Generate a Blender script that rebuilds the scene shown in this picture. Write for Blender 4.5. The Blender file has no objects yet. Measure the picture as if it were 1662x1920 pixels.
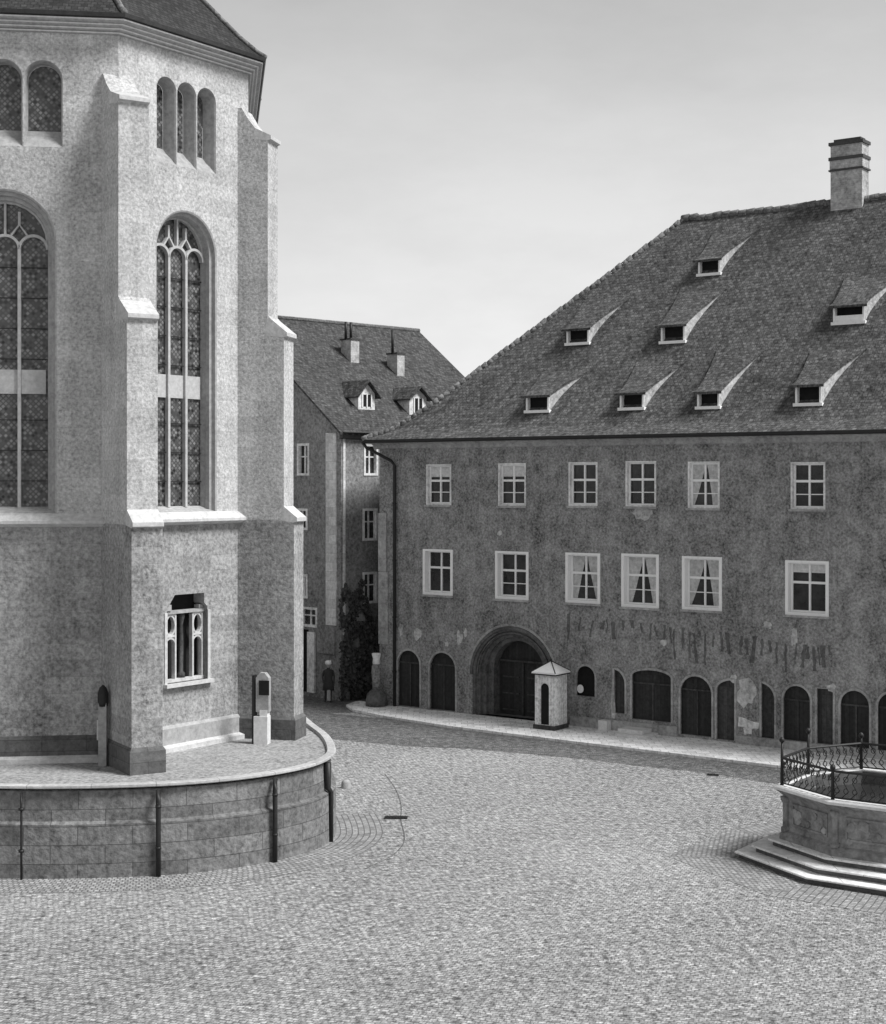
import bpy, math, random
from mathutils import Vector, geometry
random.seed(7)
R = math.radians
sc = bpy.context.scene
# ------------------------------------------------------------ camera, sky, sun
EYE = 10.0; FOC = 2900.0; CX = 831.0; HOR = 903.0
cam = bpy.data.cameras.new('camera'); camo = bpy.data.objects.new('camera', cam)
sc.collection.objects.link(camo); sc.camera = camo
camo.location = (0, 0, EYE); camo.rotation_euler = (R(90), 0, 0)
cam.sensor_fit = 'HORIZONTAL'; cam.sensor_width = 36; cam.lens = 36 * FOC / 1662
cam.shift_y = (HOR - 960) / 1920 * (1024 / 886)
cam.clip_end = 5000
SUN_EL = 52; SUN_DIR = Vector((.935, -.355)).normalized()
w = bpy.data.worlds.new('World'); sc.world = w; w.use_nodes = True
nt = w.node_tree; nt.nodes.clear()
def N(t, ty, **k):
    n = t.nodes.new(ty)
    for a, b in k.items(): setattr(n, a, b)
    return n
sky = N(nt, 'ShaderNodeTexSky', sky_type='NISHITA', sun_disc=False)
sky.sun_elevation = R(SUN_EL); sky.sun_rotation = math.atan2(SUN_DIR.x, SUN_DIR.y)
sky.dust_density = 6; sky.air_density = 1.5
bw = N(nt, 'ShaderNodeRGBToBW'); nt.links.new(sky.outputs[0], bw.inputs[0])
tc = N(nt, 'ShaderNodeTexCoord')
mp = N(nt, 'ShaderNodeMapping'); mp.inputs['Scale'].default_value = (1, 1, 2.6)
nt.links.new(tc.outputs['Generated'], mp.inputs[0])
ns = N(nt, 'ShaderNodeTexNoise'); ns.inputs['Scale'].default_value = 4.5; ns.inputs['Detail'].default_value = 9; ns.inputs['Roughness'].default_value = .6
nt.links.new(mp.outputs[0], ns.inputs[0])
mr = N(nt, 'ShaderNodeMapRange'); mr.inputs[1].default_value = .3; mr.inputs[2].default_value = .7
mr.inputs[3].default_value = 5.5; mr.inputs[4].default_value = 6.5
nt.links.new(ns.outputs[0], mr.inputs[0])
sep = N(nt, 'ShaderNodeSeparateXYZ'); nt.links.new(tc.outputs['Generated'], sep.inputs[0])
hz = N(nt, 'ShaderNodeMapRange'); hz.inputs[1].default_value = 0; hz.inputs[2].default_value = .30
hz.inputs[3].default_value = 1.62; hz.inputs[4].default_value = .84
nt.links.new(sep.outputs[2], hz.inputs[0])
zn = N(nt, 'ShaderNodeMapRange'); zn.inputs[1].default_value = .3; zn.inputs[2].default_value = .75
zn.inputs[3].default_value = 1; zn.inputs[4].default_value = .5; nt.links.new(sep.outputs[2], zn.inputs[0])
m0 = N(nt, 'ShaderNodeMath', operation='MULTIPLY'); nt.links.new(zn.outputs[0], m0.inputs[0]); nt.links.new(hz.outputs[0], m0.inputs[1])
ml = N(nt, 'ShaderNodeMath', operation='MULTIPLY'); nt.links.new(mr.outputs[0], ml.inputs[0]); nt.links.new(m0.outputs[0], ml.inputs[1])
mx = N(nt, 'ShaderNodeMix', data_type='FLOAT'); mx.inputs[0].default_value = .9
nt.links.new(bw.outputs[0], mx.inputs[2]); nt.links.new(ml.outputs[0], mx.inputs[3])
bg = N(nt, 'ShaderNodeBackground'); bg.inputs[1].default_value = .11
nt.links.new(mx.outputs[0], bg.inputs[0])
wo = N(nt, 'ShaderNodeOutputWorld'); nt.links.new(bg.outputs[0], wo.inputs[0])
sl = bpy.data.lights.new('sun', 'SUN'); sl.energy = 4.9; sl.angle = R(18); sl.color = (1, 1, 1)
so = bpy.data.objects.new('sun', sl); sc.collection.objects.link(so)
sd = Vector((SUN_DIR.x * math.cos(R(SUN_EL)), SUN_DIR.y * math.cos(R(SUN_EL)), math.sin(R(SUN_EL))))
so.rotation_euler = sd.to_track_quat('Z', 'Y').to_euler(); so.location = (30, 0, 60)
sc.view_settings.view_transform = 'Standard'; sc.view_settings.look = 'None'
sc.view_settings.exposure = 0; sc.view_settings.gamma = 1
# ------------------------------------------------------------ materials (the print is monochrome: all greys)
def mat(name, base, big=.5, fine=.6, bscale=.45, fscale=7, brick=None, rough=.9, bump=.3, spec=.3, mid=.0, streak=0, warp=.0, xyz=False):
    m = bpy.data.materials.new(name); m.use_nodes = True
    t = m.node_tree; b = t.nodes['Principled BSDF']
    b.inputs['Roughness'].default_value = rough; b.inputs['Specular IOR Level'].default_value = spec
    tc = N(t, 'ShaderNodeTexCoord'); L = t.links.new
    uv = tc.outputs['UV'] if not xyz else tc.outputs['Object']
    def mth(op, a, c):
        n = N(t, 'ShaderNodeMath', operation=op)
        for i, v in enumerate((a, c)):
            if isinstance(v, (int, float)): n.inputs[i].default_value = v
            else: L(v, n.inputs[i])
        return n.outputs[0]
    def noise(scale, detail, src=tc.outputs['Object'], ro=.6):
        n = N(t, 'ShaderNodeTexNoise'); n.inputs['Scale'].default_value = scale; n.inputs['Detail'].default_value = detail
        n.inputs['Roughness'].default_value = ro; L(src, n.inputs[0]); return n.outputs[0]
    n1 = noise(bscale, 7); n2 = noise(fscale, 2.5, ro=.7)
    v = mth('ADD', mth('MULTIPLY', mth('SUBTRACT', n1, .5), big * 3), mth('MULTIPLY', mth('SUBTRACT', n2, .5), fine * 2.6))
    if mid:
        n3 = noise(1.9, 4); v = mth('ADD', v, mth('MULTIPLY', mth('SUBTRACT', n3, .5), mid * 3))
    if streak:
        ms = N(t, 'ShaderNodeMapping'); ms.inputs['Scale'].default_value = (2.2, 2.2, .16); L(tc.outputs['Object'], ms.inputs[0])
        n4 = noise(1.0, 5, ms.outputs[0]); v = mth('ADD', v, mth('MULTIPLY', mth('SUBTRACT', n4, .5), streak * 3))
    v = mth('MAXIMUM', mth('ADD', v, 1.0), .22)
    if brick:
        bwid, bh, mort, lo, hi, jt = brick
        src = uv
        if warp:
            wn = N(t, 'ShaderNodeTexNoise'); wn.inputs['Scale'].default_value = .35; wn.inputs['Detail'].default_value = 7; wn.inputs['Roughness'].default_value = .58; L(uv, wn.inputs[0])
            vm = N(t, 'ShaderNodeVectorMath', operation='MULTIPLY_ADD'); L(wn.outputs[1], vm.inputs[0])
            vm.inputs[1].default_value = (warp, warp, 0); L(uv, vm.inputs[2]); src = vm.outputs[0]
        br = N(t, 'ShaderNodeTexBrick'); L(src, br.inputs[0])
        br.inputs['Scale'].default_value = 1; br.inputs['Brick Width'].default_value = bwid; br.inputs['Row Height'].default_value = bh
        br.inputs['Mortar Size'].default_value = mort; br.inputs['Mortar Smooth'].default_value = .35
        br.inputs['Color1'].default_value = (lo, lo, lo, 1); br.inputs['Color2'].default_value = (hi, hi, hi, 1); br.inputs['Mortar'].default_value = (jt, jt, jt, 1)
        v = mth('MULTIPLY', v, br.outputs[0])
    val = mth('MINIMUM', mth('MULTIPLY', v, base), .88)
    cc = N(t, 'ShaderNodeCombineColor')
    for i in range(3): L(val, cc.inputs[i])
    L(cc.outputs[0], b.inputs['Base Color'])
    if bump:
        bp = N(t, 'ShaderNodeBump'); bp.inputs['Strength'].default_value = bump; bp.inputs['Distance'].default_value = .03
        L(v, bp.inputs['Height']); L(bp.outputs[0], b.inputs['Normal'])
    return m
M = {}
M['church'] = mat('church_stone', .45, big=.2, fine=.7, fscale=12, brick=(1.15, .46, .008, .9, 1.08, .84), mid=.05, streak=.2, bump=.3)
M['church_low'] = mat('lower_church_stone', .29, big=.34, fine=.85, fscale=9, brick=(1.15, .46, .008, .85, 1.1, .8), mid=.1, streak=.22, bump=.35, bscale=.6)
M['church_dark'] = mat('dark_stone_and_shade', .11, big=.25, fine=.5, brick=(1.2, .32, .012, .85, 1.15, .7), mid=.2)  # dark plinth tone with shade painted in; also on the fountain risers
M['trim'] = mat('dressed_stone', .52, big=.12, fine=.35, mid=.1, bump=.15)
M['tracery'] = mat('tracery_stone', .44, big=.1, fine=.3, bump=.1)
M['jamb'] = mat('jamb_stone', .34, big=.15, fine=.4, mid=.1, bump=.15)
M['ashlar'] = mat('wall_ashlar', .18, big=.3, fine=.8, brick=(1.35, .47, .014, .75, 1.15, .5), mid=.2, streak=.25, bump=.45, bscale=.7)
M['coping'] = mat('coping_stone', .42, big=.2, fine=.4, brick=(1.6, 3, .012, .9, 1.1, .5))
M['plaster'] = mat('aged_plaster', .24, big=.4, fine=1.05, mid=.5, streak=.3, bump=.4, fscale=11)
M['plaster_pale'] = mat('pale_plaster_patch', .46, big=.5, fine=.7, mid=.4, bump=.3)
M['plaster_house'] = mat('house_plaster', .22, big=.3, fine=.9, mid=.25, streak=.15, bump=.3)
M['quoin'] = mat('pale_corner_stone', .62, big=.2, fine=.4, brick=(.6, .42, .01, .8, 1.1, .7))
M['mural_and_shade'] = mat('faded_paint_and_shade', .115, big=.4, fine=.7, mid=.4, bump=.1)  # letter paint; the same dark tone is painted shade on the gate
M['surround'] = mat('opening_stone', .34, big=.35, fine=.55, mid=.35)
M['roof'] = mat('roof_tiles', .10, big=.35, fine=1.1, brick=(.19, .18, .016, .65, 1.3, .5), mid=.3, bump=.8, fscale=5)
M['roof_house'] = mat('house_roof_tiles', .068, big=.22, fine=1.0, brick=(.18, .17, .012, .62, 1.4, .5), mid=.18, bump=.8, fscale=5)
M['roof_church'] = mat('church_roof_tiles', .038, big=.2, fine=.5, brick=(.17, .16, .012, .6, 1.4, .45), mid=.15, bump=.9)
M['ridge'] = mat('ridge_tiles', .16, big=.3, fine=.6, brick=(.35, .3, .02, .7, 1.3, .5))
M['white'] = mat('white_paint', .9, big=.08, fine=.2, rough=.6, bump=.08)
M['white_old'] = mat('weathered_white_paint', .72, big=.25, fine=.5, mid=.25, rough=.7, bump=.15)
M['wood_dark'] = mat('dark_wood', .028, big=.3, fine=.6, brick=(.16, 2.4, .006, .7, 1.3, .4), streak=.3, rough=.7)
M['wood_mid'] = mat('brown_shutter_wood', .055, big=.3, fine=.7, brick=(.18, 2.2, .006, .75, 1.25, .4), streak=.3, rough=.7)
M['black'] = mat('dark_interior', .012, big=.3, fine=.5, bump=0)
M['iron'] = mat('wrought_iron', .02, big=.2, fine=.4, rough=.5, bump=.1)
M['lead'] = mat('lead_sheet', .06, big=.3, fine=.4, rough=.6)
M['glass'] = mat('window_glass', .02, big=1.6, fine=1.2, fscale=2.5, bscale=.8, rough=.12, spec=.5, bump=0)
M['curtain'] = mat('lace_curtain', .5, big=.2, fine=.5, bump=.2)
M['blind'] = mat('white_blind', .62, big=.2, fine=.4, bump=.1)
M['paper'] = mat('pasted_paper', .6, big=.3, fine=.6, mid=.4, bump=0)
M['cloth_dark'] = mat('dark_cloth', .05, big=.2, fine=.4)
M['cloth_light'] = mat('light_cloth', .4, big=.2, fine=.4)
M['skin'] = mat('skin', .35, big=.05, fine=.1)
M['water'] = mat('basin_water', .03, big=.3, fine=.4, rough=.08, spec=.5, bump=.05)
M['fountain'] = mat('fountain_sandstone', .23, big=.4, fine=.55, mid=.4, streak=.25, bump=.4, bscale=.9)
M['rim'] = mat('pale_rim_stone', .66, big=.1, fine=.25, bump=.1)
M['step'] = mat('step_stone', .68, big=.12, fine=.35, brick=(1.4, 5, .012, .9, 1.1, .5))
M['cheek'] = mat('dormer_cheek', .42, big=.3, fine=.8, mid=.3)
M['white_board'] = mat('painted_boards', .78, big=.3, fine=.7, brick=(.14, 4, .008, .85, 1.05, .5), mid=.2, rough=.7)
M['chimney'] = mat('chimney_plaster', .42, big=.45, fine=.55, mid=.5, bscale=.8, brick=(.3, .09, .006, .9, 1.1, .8))
M['ground'] = mat('cobbles', .34, big=.45, fine=1.3, brick=(.15, .115, .013, .74, 1.2, .5), mid=.2, warp=.5, bump=1.0, bscale=.07, fscale=6)
M['apron'] = mat('apron_cobbles', .31, big=.15, fine=.6, brick=(.13, .17, .018, .7, 1.25, .42), mid=.12, bump=.9)
M['road'] = mat('road_cobbles', .17, big=.25, fine=.9, brick=(.14, .11, .016, .6, 1.35, .4), mid=.25, warp=1.4, bump=.9, bscale=.2, fscale=4)
M['pavement'] = mat('pavement_slabs', .80, big=.14, fine=.5, brick=(.5, .42, .014, .8, 1.15, .55), mid=.2, bump=.5)
M['terrace'] = mat('terrace_gravel', .29, big=.2, fine=.9, mid=.2, bump=.5, fscale=9)
def leaded():
    m = bpy.data.materials.new('leaded_glass'); m.use_nodes = True; t = m.node_tree; b = t.nodes['Principled BSDF']; L = t.links.new
    tc = N(t, 'ShaderNodeTexCoord'); mp = N(t, 'ShaderNodeMapping'); mp.inputs['Rotation'].default_value = (0, 0, R(45)); L(tc.outputs['UV'], mp.inputs[0])
    ck = N(t, 'ShaderNodeTexBrick'); ck.offset = 0; ck.inputs['Scale'].default_value = 1; ck.inputs['Brick Width'].default_value = .105; ck.inputs['Row Height'].default_value = .105
    ck.inputs['Mortar Size'].default_value = .016; ck.inputs['Color1'].default_value = (.006, .006, .006, 1); ck.inputs['Color2'].default_value = (.22, .22, .22, 1); ck.inputs['Mortar'].default_value = (.06, .06, .06, 1)
    L(mp.outputs[0], ck.inputs[0]); L(ck.outputs[0], b.inputs['Base Color']); b.inputs['Roughness'].default_value = .3
    bp = N(t, 'ShaderNodeBump'); bp.inputs['Strength'].default_value = .8; bp.inputs['Distance'].default_value = .02; L(ck.outputs[0], bp.inputs['Height']); L(bp.outputs[0], b.inputs['Normal'])
    return m
M['leaded'] = leaded()
M['leaf'] = mat('ivy_leaf', .07, big=.5, fine=.9, fscale=5, bump=0, rough=.6)
# ------------------------------------------------------------ mesh helpers
def V3(a, b, c=0): return Vector((a, b, c))
class Frame:
    """wall frame: s runs right along the wall, d outward, h up"""
    def __init__(f, x, y, ang):
        f.o = V3(x, y); f.u = V3(math.cos(R(ang)), math.sin(R(ang))); f.n = V3(math.sin(R(ang)), -math.cos(R(ang)))
    def pt(f, s, d, h): return f.o + f.u * s + f.n * d + V3(0, 0, h)
    def inv(f, px, py, d=0):
        k = (px - CX) / FOC; o = f.o + f.n * d      # o.x+s ux = k(o.y+s uy)
        s = (k * o.y - o.x) / (f.u.x - k * f.u.y); Y = o.y + s * f.u.y
        return s, EYE - (py - HOR) * Y / FOC
class MB:
    def __init__(m): m.v = []; m.f = []; m.uv = {}
    def face(m, pts, uv=None):
        i = len(m.v); m.v += [Vector(p) for p in pts]; m.f.append(list(range(i, i + len(pts))))
        if uv: m.uv[len(m.f) - 1] = uv
    def loft(m, a, b, closed=True):
        n = len(a)
        for i in range(n if closed else n - 1):
            j = (i + 1) % n; m.face([a[i], a[j], b[j], b[i]])
    def rings(m, rs, closed=True, cap0=False, cap1=False):
        for a, b in zip(rs, rs[1:]): m.loft(a, b, closed)
        if cap0: m.face(list(reversed(rs[0])))
        if cap1: m.face(rs[-1])
    def box(m, F, s0, s1, d0, d1, h0, h1):
        a = [F.pt(s0, d0, h0), F.pt(s1, d0, h0), F.pt(s1, d1, h0), F.pt(s0, d1, h0)]
        b = [p + V3(0, 0, h1 - h0) for p in a]; m.rings([a, b], cap0=True, cap1=True)
    def prism(m, F, out, d0, d1):
        a = [F.pt(s, d0, h) for s, h in out]; b = [F.pt(s, d1, h) for s, h in out]
        m.rings([a, b], cap0=True, cap1=True)
    def bar(m, F, pts, wd, d0, d1):
        """flat moulded bar following a polyline in the wall plane"""
        n = len(pts); L = []; Rr = []
        for i, (s, h) in enumerate(pts):
            p = pts[max(i - 1, 0)]; q = pts[min(i + 1, n - 1)]
            t = Vector((q[0] - p[0], q[1] - p[1])); t.normalize() if t.length else None
            L.append((s - t.y * wd / 2, h + t.x * wd / 2)); Rr.append((s + t.y * wd / 2, h - t.x * wd / 2))
        rs = [[F.pt(*(l[0], d0, l[1])), F.pt(l[0], d1, l[1]), F.pt(r[0], d1, r[1]), F.pt(r[0], d0, r[1])] for l, r in zip(L, Rr)]
        m.rings(rs, cap0=True, cap1=True)
    def tube(m, pts, r, n=8):
        rs = []
        for i, p in enumerate(pts):
            p = Vector(p); a = Vector(pts[max(i - 1, 0)]); b = Vector(pts[min(i + 1, len(pts) - 1)])
            t = (b - a).normalized(); x = t.cross(V3(0, 0, 1) if abs(t.z) < .9 else V3(1, 0, 0)).normalized(); y = t.cross(x)
            rr = r[i] if isinstance(r, (list, tuple)) else r
            rs.append([p + x * rr * math.cos(2 * math.pi * k / n) + y * rr * math.sin(2 * math.pi * k / n) for k in range(n)])
        m.rings(rs, cap0=True, cap1=True)
    def lathe(m, c, prof, n=16):
        m.rings([[Vector(c) + V3(r * math.cos(2 * math.pi * k / n), r * math.sin(2 * math.pi * k / n), z) for k in range(n)] for r, z in prof], cap0=True, cap1=True)
    def wall(m, F, out, holes, d=0):
        polys = [[F.pt(s, d, h) for s, h in out]] + [[F.pt(s, d, h) for s, h in H] for H in holes]
        flat = [p for q in polys for p in q]
        P2 = [[Vector((s, h, 0)) for s, h in q] for q in [out] + list(holes)]
        for t in geometry.tessellate_polygon(P2): m.face([flat[i] for i in t])
    def build(m, name, material, parent=None, smooth=False):
        me = bpy.data.meshes.new(name); me.from_pydata([tuple(v) for v in m.v], [], m.f)
        uvl = me.uv_layers.new(name='UVMap')
        for p in me.polygons:
            n = p.normal
            t = V3(1, 0, 0) if abs(n.z) > .97 else V3(0, 0, 1).cross(n).normalized(); b = n.cross(t)
            cu = m.uv.get(p.index)
            for k, li in enumerate(p.loop_indices):
                if cu: uvl.data[li].uv = cu[k]
                else:
                    co = me.vertices[me.loops[li].vertex_index].co; uvl.data[li].uv = (co.dot(t), co.dot(b))
        me.materials.append(M[material] if isinstance(material, str) else material)
        import bmesh
        bm = bmesh.new(); bm.from_mesh(me); bmesh.ops.remove_doubles(bm, verts=bm.verts, dist=.0004)
        bmesh.ops.recalc_face_normals(bm, faces=bm.faces); bm.to_mesh(me); bm.free()
        if smooth:
            for p in me.polygons: p.use_smooth = True
        o = bpy.data.objects.new(name, me); sc.collection.objects.link(o)
        if parent:
            o.parent = parent
            if parent.type == 'EMPTY': o.location = -parent.location
        return o
def tag(o, label=None, cat=None, group=None, kind=None):
    for k, v in (('label', label), ('category', cat), ('group', group), ('kind', kind)):
        if v: o[k] = v
    return o
def thing(name, loc, label, cat, group=None):
    o = bpy.data.objects.new(name, None); o.location = loc; sc.collection.objects.link(o); o.empty_display_size = .3
    return tag(o, label, cat, group)
def at(px, py, h=0):
    Y = (EYE - h) * FOC / (py - HOR); return V3((px - CX) / FOC * Y, Y, h)
def arch(c, hw, bot, spring, rise=None, n=16):
    """outline counter-clockwise: bottom left, bottom right, then over the arch"""
    rise = hw if rise is None else rise
    p = [(c - hw, bot), (c + hw, bot)]
    for k in range(n + 1):
        a = math.pi * k / n; p.append((c + hw * math.cos(a), spring + rise * math.sin(a)))
    return p
def arc(c, h, rx, ry, a0, a1, n=12):
    return [(c + rx * math.cos(R(a0 + (a1 - a0) * k / n)), h + ry * math.sin(R(a0 + (a1 - a0) * k / n))) for k in range(n + 1)]
def ring3(F, out, d): return [F.pt(s, d, h) for s, h in out]
def offset(P, d, closed=True):
    """offset plan polyline to its right-hand side by d"""
    n = len(P); out = []
    for i in range(n):
        a = P[(i - 1) % n] if (closed or i > 0) else None; c = P[(i + 1) % n] if (closed or i < n - 1) else None; b = P[i]
        ns_ = []
        for p, q in ((a, b), (b, c)):
            if p is None or q is None: continue
            t = Vector((q[0] - p[0], q[1] - p[1])).normalized(); ns_.append(Vector((t.y, -t.x)))
        if len(ns_) == 2:
            mm = (ns_[0] + ns_[1]).normalized(); k = d / max(mm.dot(ns_[0]), .3)
        else: mm = ns_[0]; k = d
        out.append((b[0] + mm.x * k, b[1] + mm.y * k))
    return out
def at_h(P, h): return [V3(x, y, h) for x, y in P]
def catmull(P, n=6):
    o = []
    for i in range(len(P) - 1):
        p0 = P[max(i - 1, 0)]; p1 = P[i]; p2 = P[i + 1]; p3 = P[min(i + 2, len(P) - 1)]
        for k in range(n):
            t = k / n
            o.append(tuple(.5 * (2 * p1[j] + (p2[j] - p0[j]) * t + (2 * p0[j] - 5 * p1[j] + 4 * p2[j] - p3[j]) * t * t + (3 * p1[j] - p0[j] - 3 * p2[j] + p3[j]) * t ** 3) for j in (0, 1)))
    o.append(tuple(P[-1])); return o

# ------------------------------------------------------------ ground
g = MB(); S = 900
g.face([(-S, -S, 0), (S, -S, 0), (S, S, 0), (-S, S, 0)], [(x * .94 - y * .34, x * .34 + y * .94) for x, y in ((-S, -S), (S, -S), (S, S), (-S, S))])
tag(g.build('ground', 'ground'), kind='structure')
FA = Frame(-2.82, 68.7, -36.17)       # facade of the long town building
WT = 2.25                              # terrace level
# darker carriageway between the pale pavement and the square
rd = MB()
edge = [at(560, 1335), at(630, 1387), at(760, 1399), at(900, 1406), at(1050, 1420), at(1200, 1436), at(1340, 1452), at(1480, 1474), at(1662, 1505), at(1900, 1560)]
back = [FA.pt(s, d, 0) for s, d in ((-60, 20), (-12, 9), (-2, 3.0), (2, 2.6), (8, 2.6), (12, 2.6), (16, 2.6), (20, 2.6), (26, 2.6), (32, 2.6))]
back[0] = V3(-40, 70); back[1] = V3(-9.5, 66); edge[0] = V3(-40, 60)
def dens(P, n, j):
    o = []
    for k, (a, b) in enumerate(zip(P, P[1:])):
        for z in range(n): o.append(a.lerp(b, z / n) + V3(random.uniform(-j, j), random.uniform(-j, j) * 1.6))
    return o + [P[-1]]
edge = dens(edge, 8, .05); back = dens(back, 8, 0)
for i in range(len(edge) - 1):
    q = [edge[i], edge[i + 1], back[i + 1], back[i]]
    rd.face([p + V3(0, 0, .004) for p in q])
tag(rd.build('road', 'road'), kind='structure')
st = MB(); a = [V3(-60, 60, .0035), V3(-8, 66, .0035), V3(-1, 67.6, .0035), V3(-1, 100, .0035), V3(-60, 110, .0035)]; st.face([p + V3(0, 0, .0045) for p in a])
tag(st.build('street', 'road'), kind='structure')
pv = MB(); pf = [(-1.4, .1), (-1.1, 1.0), (0, 1.9), (2, 2.5), (6, 3.1), (12, 3.3), (20, 3.4), (34, 3.5)]
for (s0, d0), (s1, d1) in zip(pf, pf[1:]):
    q = [FA.pt(s0, -.3, .11), FA.pt(s0, d0, .11), FA.pt(s1, d1, .11), FA.pt(s1, -.3, .11)]
    pv.face(q); pv.face([FA.pt(s0, d0, .11), FA.pt(s0, d0, 0), FA.pt(s1, d1, 0), FA.pt(s1, d1, .11)])
tag(pv.build('pavement', 'pavement'), kind='structure')
dc = MB(); cp = catmull([(p.x, p.y) for p in (at(722, 1452), at(742, 1480), at(752, 1510), at(752, 1538), at(758, 1566), at(755, 1585), at(732, 1607), at(684, 1630))], 5)
cl, cr = offset(cp, .018, False), offset(cp, -.018, False)
for i in range(len(cp) - 1): dc.face([V3(*cl[i], .006), V3(*cl[i + 1], .006), V3(*cr[i + 1], .006), V3(*cr[i], .006)])
tag(dc.build('drain_channel', 'road'), kind='structure')

# ------------------------------------------------------------ terrace and its curved retaining wall
tw = catmull([(-22, 60), (-21, 52), (-19.5, 46), (-17.6, 42.6), (-15.2, 40.4), (-13, 39.45), (-11.2, 39.1), (-9.3, 39.07), (-7.2, 39.38), (-5.7, 39.98), (-4.55, 40.82), (-3.68, 41.9), (-3.26, 43.15), (-3.22, 44.4), (-3.6, 46.8), (-4.5, 50), (-6.2, 57), (-7, 66)], 6)
tf = MB(); tf.face([V3(x, y, WT) for x, y in tw])
tag(tf.build('terrace_floor', 'terrace'), kind='structure')
rw = thing('retaining_wall', (-8, 39.2, 0), 'curved grey ashlar retaining wall round the church terrace', 'retaining wall')
def strip(mb, P, prof, uvo=0):
    """sweep a (offset, height) profile along a plan line, uv follows the line"""
    acc = [0]
    for p, q in zip(P, P[1:]): acc.append(acc[-1] + math.dist(p, q))
    vv = [0]
    for p, q in zip(prof, prof[1:]): vv.append(vv[-1] + math.dist(p, q))
    rows = [at_h(offset(P, d, False), h) for d, h in prof]
    for j in range(len(prof) - 1):
        for i in range(len(P) - 1):
            mb.face([rows[j][i], rows[j][i + 1], rows[j + 1][i + 1], rows[j + 1][i]],
                    [(acc[i], vv[j]), (acc[i + 1], vv[j]), (acc[i + 1], vv[j + 1]), (acc[i], vv[j + 1])])
m_ = MB(); strip(m_, tw, [(.16, -.1), (.14, 1.36), (.03, 1.42), (.0, 2.2)]); m_.build('masonry', 'ashlar', rw)
m_ = MB(); strip(m_, tw, [(.0, 2.24), (.12, 2.26), (.14, 2.28), (.14, 2.33), (.1, 2.345), (-.1, 2.35), (-.13, 2.2)]); m_.build('coping', 'coping', rw)
apr = MB(); acc = 0
Pa = tw[24:84]
strip(apr, Pa, [(.1, .006), (1.5, .006)]); 
tag(apr.build('paving_apron', 'apron'), kind='structure')
def on_wall(px, d, lo=5):
    k = (px - CX) / FOC; P = offset(tw, d, False); best = None
    for i in range(len(P) - 1):
        a, b = P[i], P[i + 1]; f0 = a[0] - k * a[1]; f1 = b[0] - k * b[1]
        if f0 * f1 <= 0 and f0 != f1:
            t = f0 / (f0 - f1); q = (a[0] + (b[0] - a[0]) * t, a[1] + (b[1] - a[1]) * t)
            if best is None or q[1] < best[1]: best = q
    return best
for px in (297, 516, 40):
    q = on_wall(px, .1); q2 = on_wall(px, .26)
    m_ = MB(); m_.tube([V3(*q, 2.16), V3(*q2, 1.9), V3(*q2, 1.0), V3(*q2, .02)], .065 if px != 40 else .03)
    for h in (1.75, .7): m_.tube([V3(*q2, h), V3(*q2, h + .06)], .075)
    m_.build('drainpipe', 'iron', rw, True)
m_ = MB(); q = (-3.2, 42.9); m_.tube([V3(*q, 2.2), V3(*q, 1.5), V3(q[0] + .1, q[1], 1.38), V3(q[0] + .1, q[1] , 0)], [.1, .09, .06, .055]); m_.build('drainpipe', 'iron', rw, True)

# ------------------------------------------------------------ church
F1 = Frame(-9.02, 42.97, 7.5); F2 = Frame(-9.02, 42.97, 53.5); L2 = 5.185; L1 = 6.6
V2 = F2.pt(L2, 0, 0); F3 = Frame(V2.x, V2.y, 98.5)
P0 = F1.pt(-L1, 0, 0); F0 = Frame(P0.x, P0.y, -37.5)
P00 = F0.pt(-5.2, 0, 0); V3b = F3.pt(5.2, 0, 0); V4 = F3.pt(24, 0, 0); P000 = P00 + V3(-.6, 20)
plan = [(p.x, p.y) for p in (P000, P00, P0, F1.o, V2, V3b, V4)]
ch = thing('church', (-11, 46, WT), 'pale stone church apse with buttresses and tall arched windows', 'church')
TOP = 22.52
walls = MB()
H1 = []; H2 = []
c1, _ = F1.inv(5, 500); c2 = L2 / 2 + .02
ARC1 = dict(c=c1, hw=1.45, bot=9.12, spring=16.62)
ARC2 = dict(c=c2, hw=1.22, bot=9.1, spring=16.68)
H1.append(arch(**ARC1)); H2.append(arch(**ARC2))
cu1 = F1.inv(81, 180)[0]; UC1 = [cu1 - 1.08 * k for k in (0, 1, 2)]
UP1 = [arch(k, .525, 19.25, 21.12) for k in UC1]
UP2 = [arch(c2 + k * .80, .385, 19.15, 21.25) for k in (-1, 0, 1)]
H1 += UP1; H2 += UP2
sa, _ = F2.inv(313, 1200); sb, _ = F2.inv(389, 1200)
sa2, _ = F2.inv(328, 1120); sb2, _ = F2.inv(383, 1120)
hb = F2.inv(350, 1278)[1]; hm = F2.inv(350, 1140)[1]; ht = F2.inv(350, 1114)[1]
small = [(sa, hb), (sb, hb), (sb, hm), (sb2, hm + .12), (sb2, ht), (sa2, ht), (sa, hm)]
H2.append(small)
SC = 8.85
walls.wall(F1, [(-L1, SC), (0, SC), (0, TOP), (-L1, TOP)], H1)
walls.wall(F2, [(0, SC), (L2, SC), (L2, TOP), (0, TOP)], H2[:-1])
for a, b in ((plan[0], plan[1]), (plan[1], plan[2]), (plan[4], plan[5]), (plan[5], plan[6]), (plan[6], plan[0])):
    walls.face([V3(*a, SC), V3(*b, SC), V3(*b, TOP), V3(*a, TOP)])
walls.build('wall', 'church', ch)
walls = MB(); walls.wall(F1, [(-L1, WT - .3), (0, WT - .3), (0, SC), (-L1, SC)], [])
walls.wall(F2, [(0, WT - .3), (L2, WT - .3), (L2, SC), (0, SC)], [small])
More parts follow.
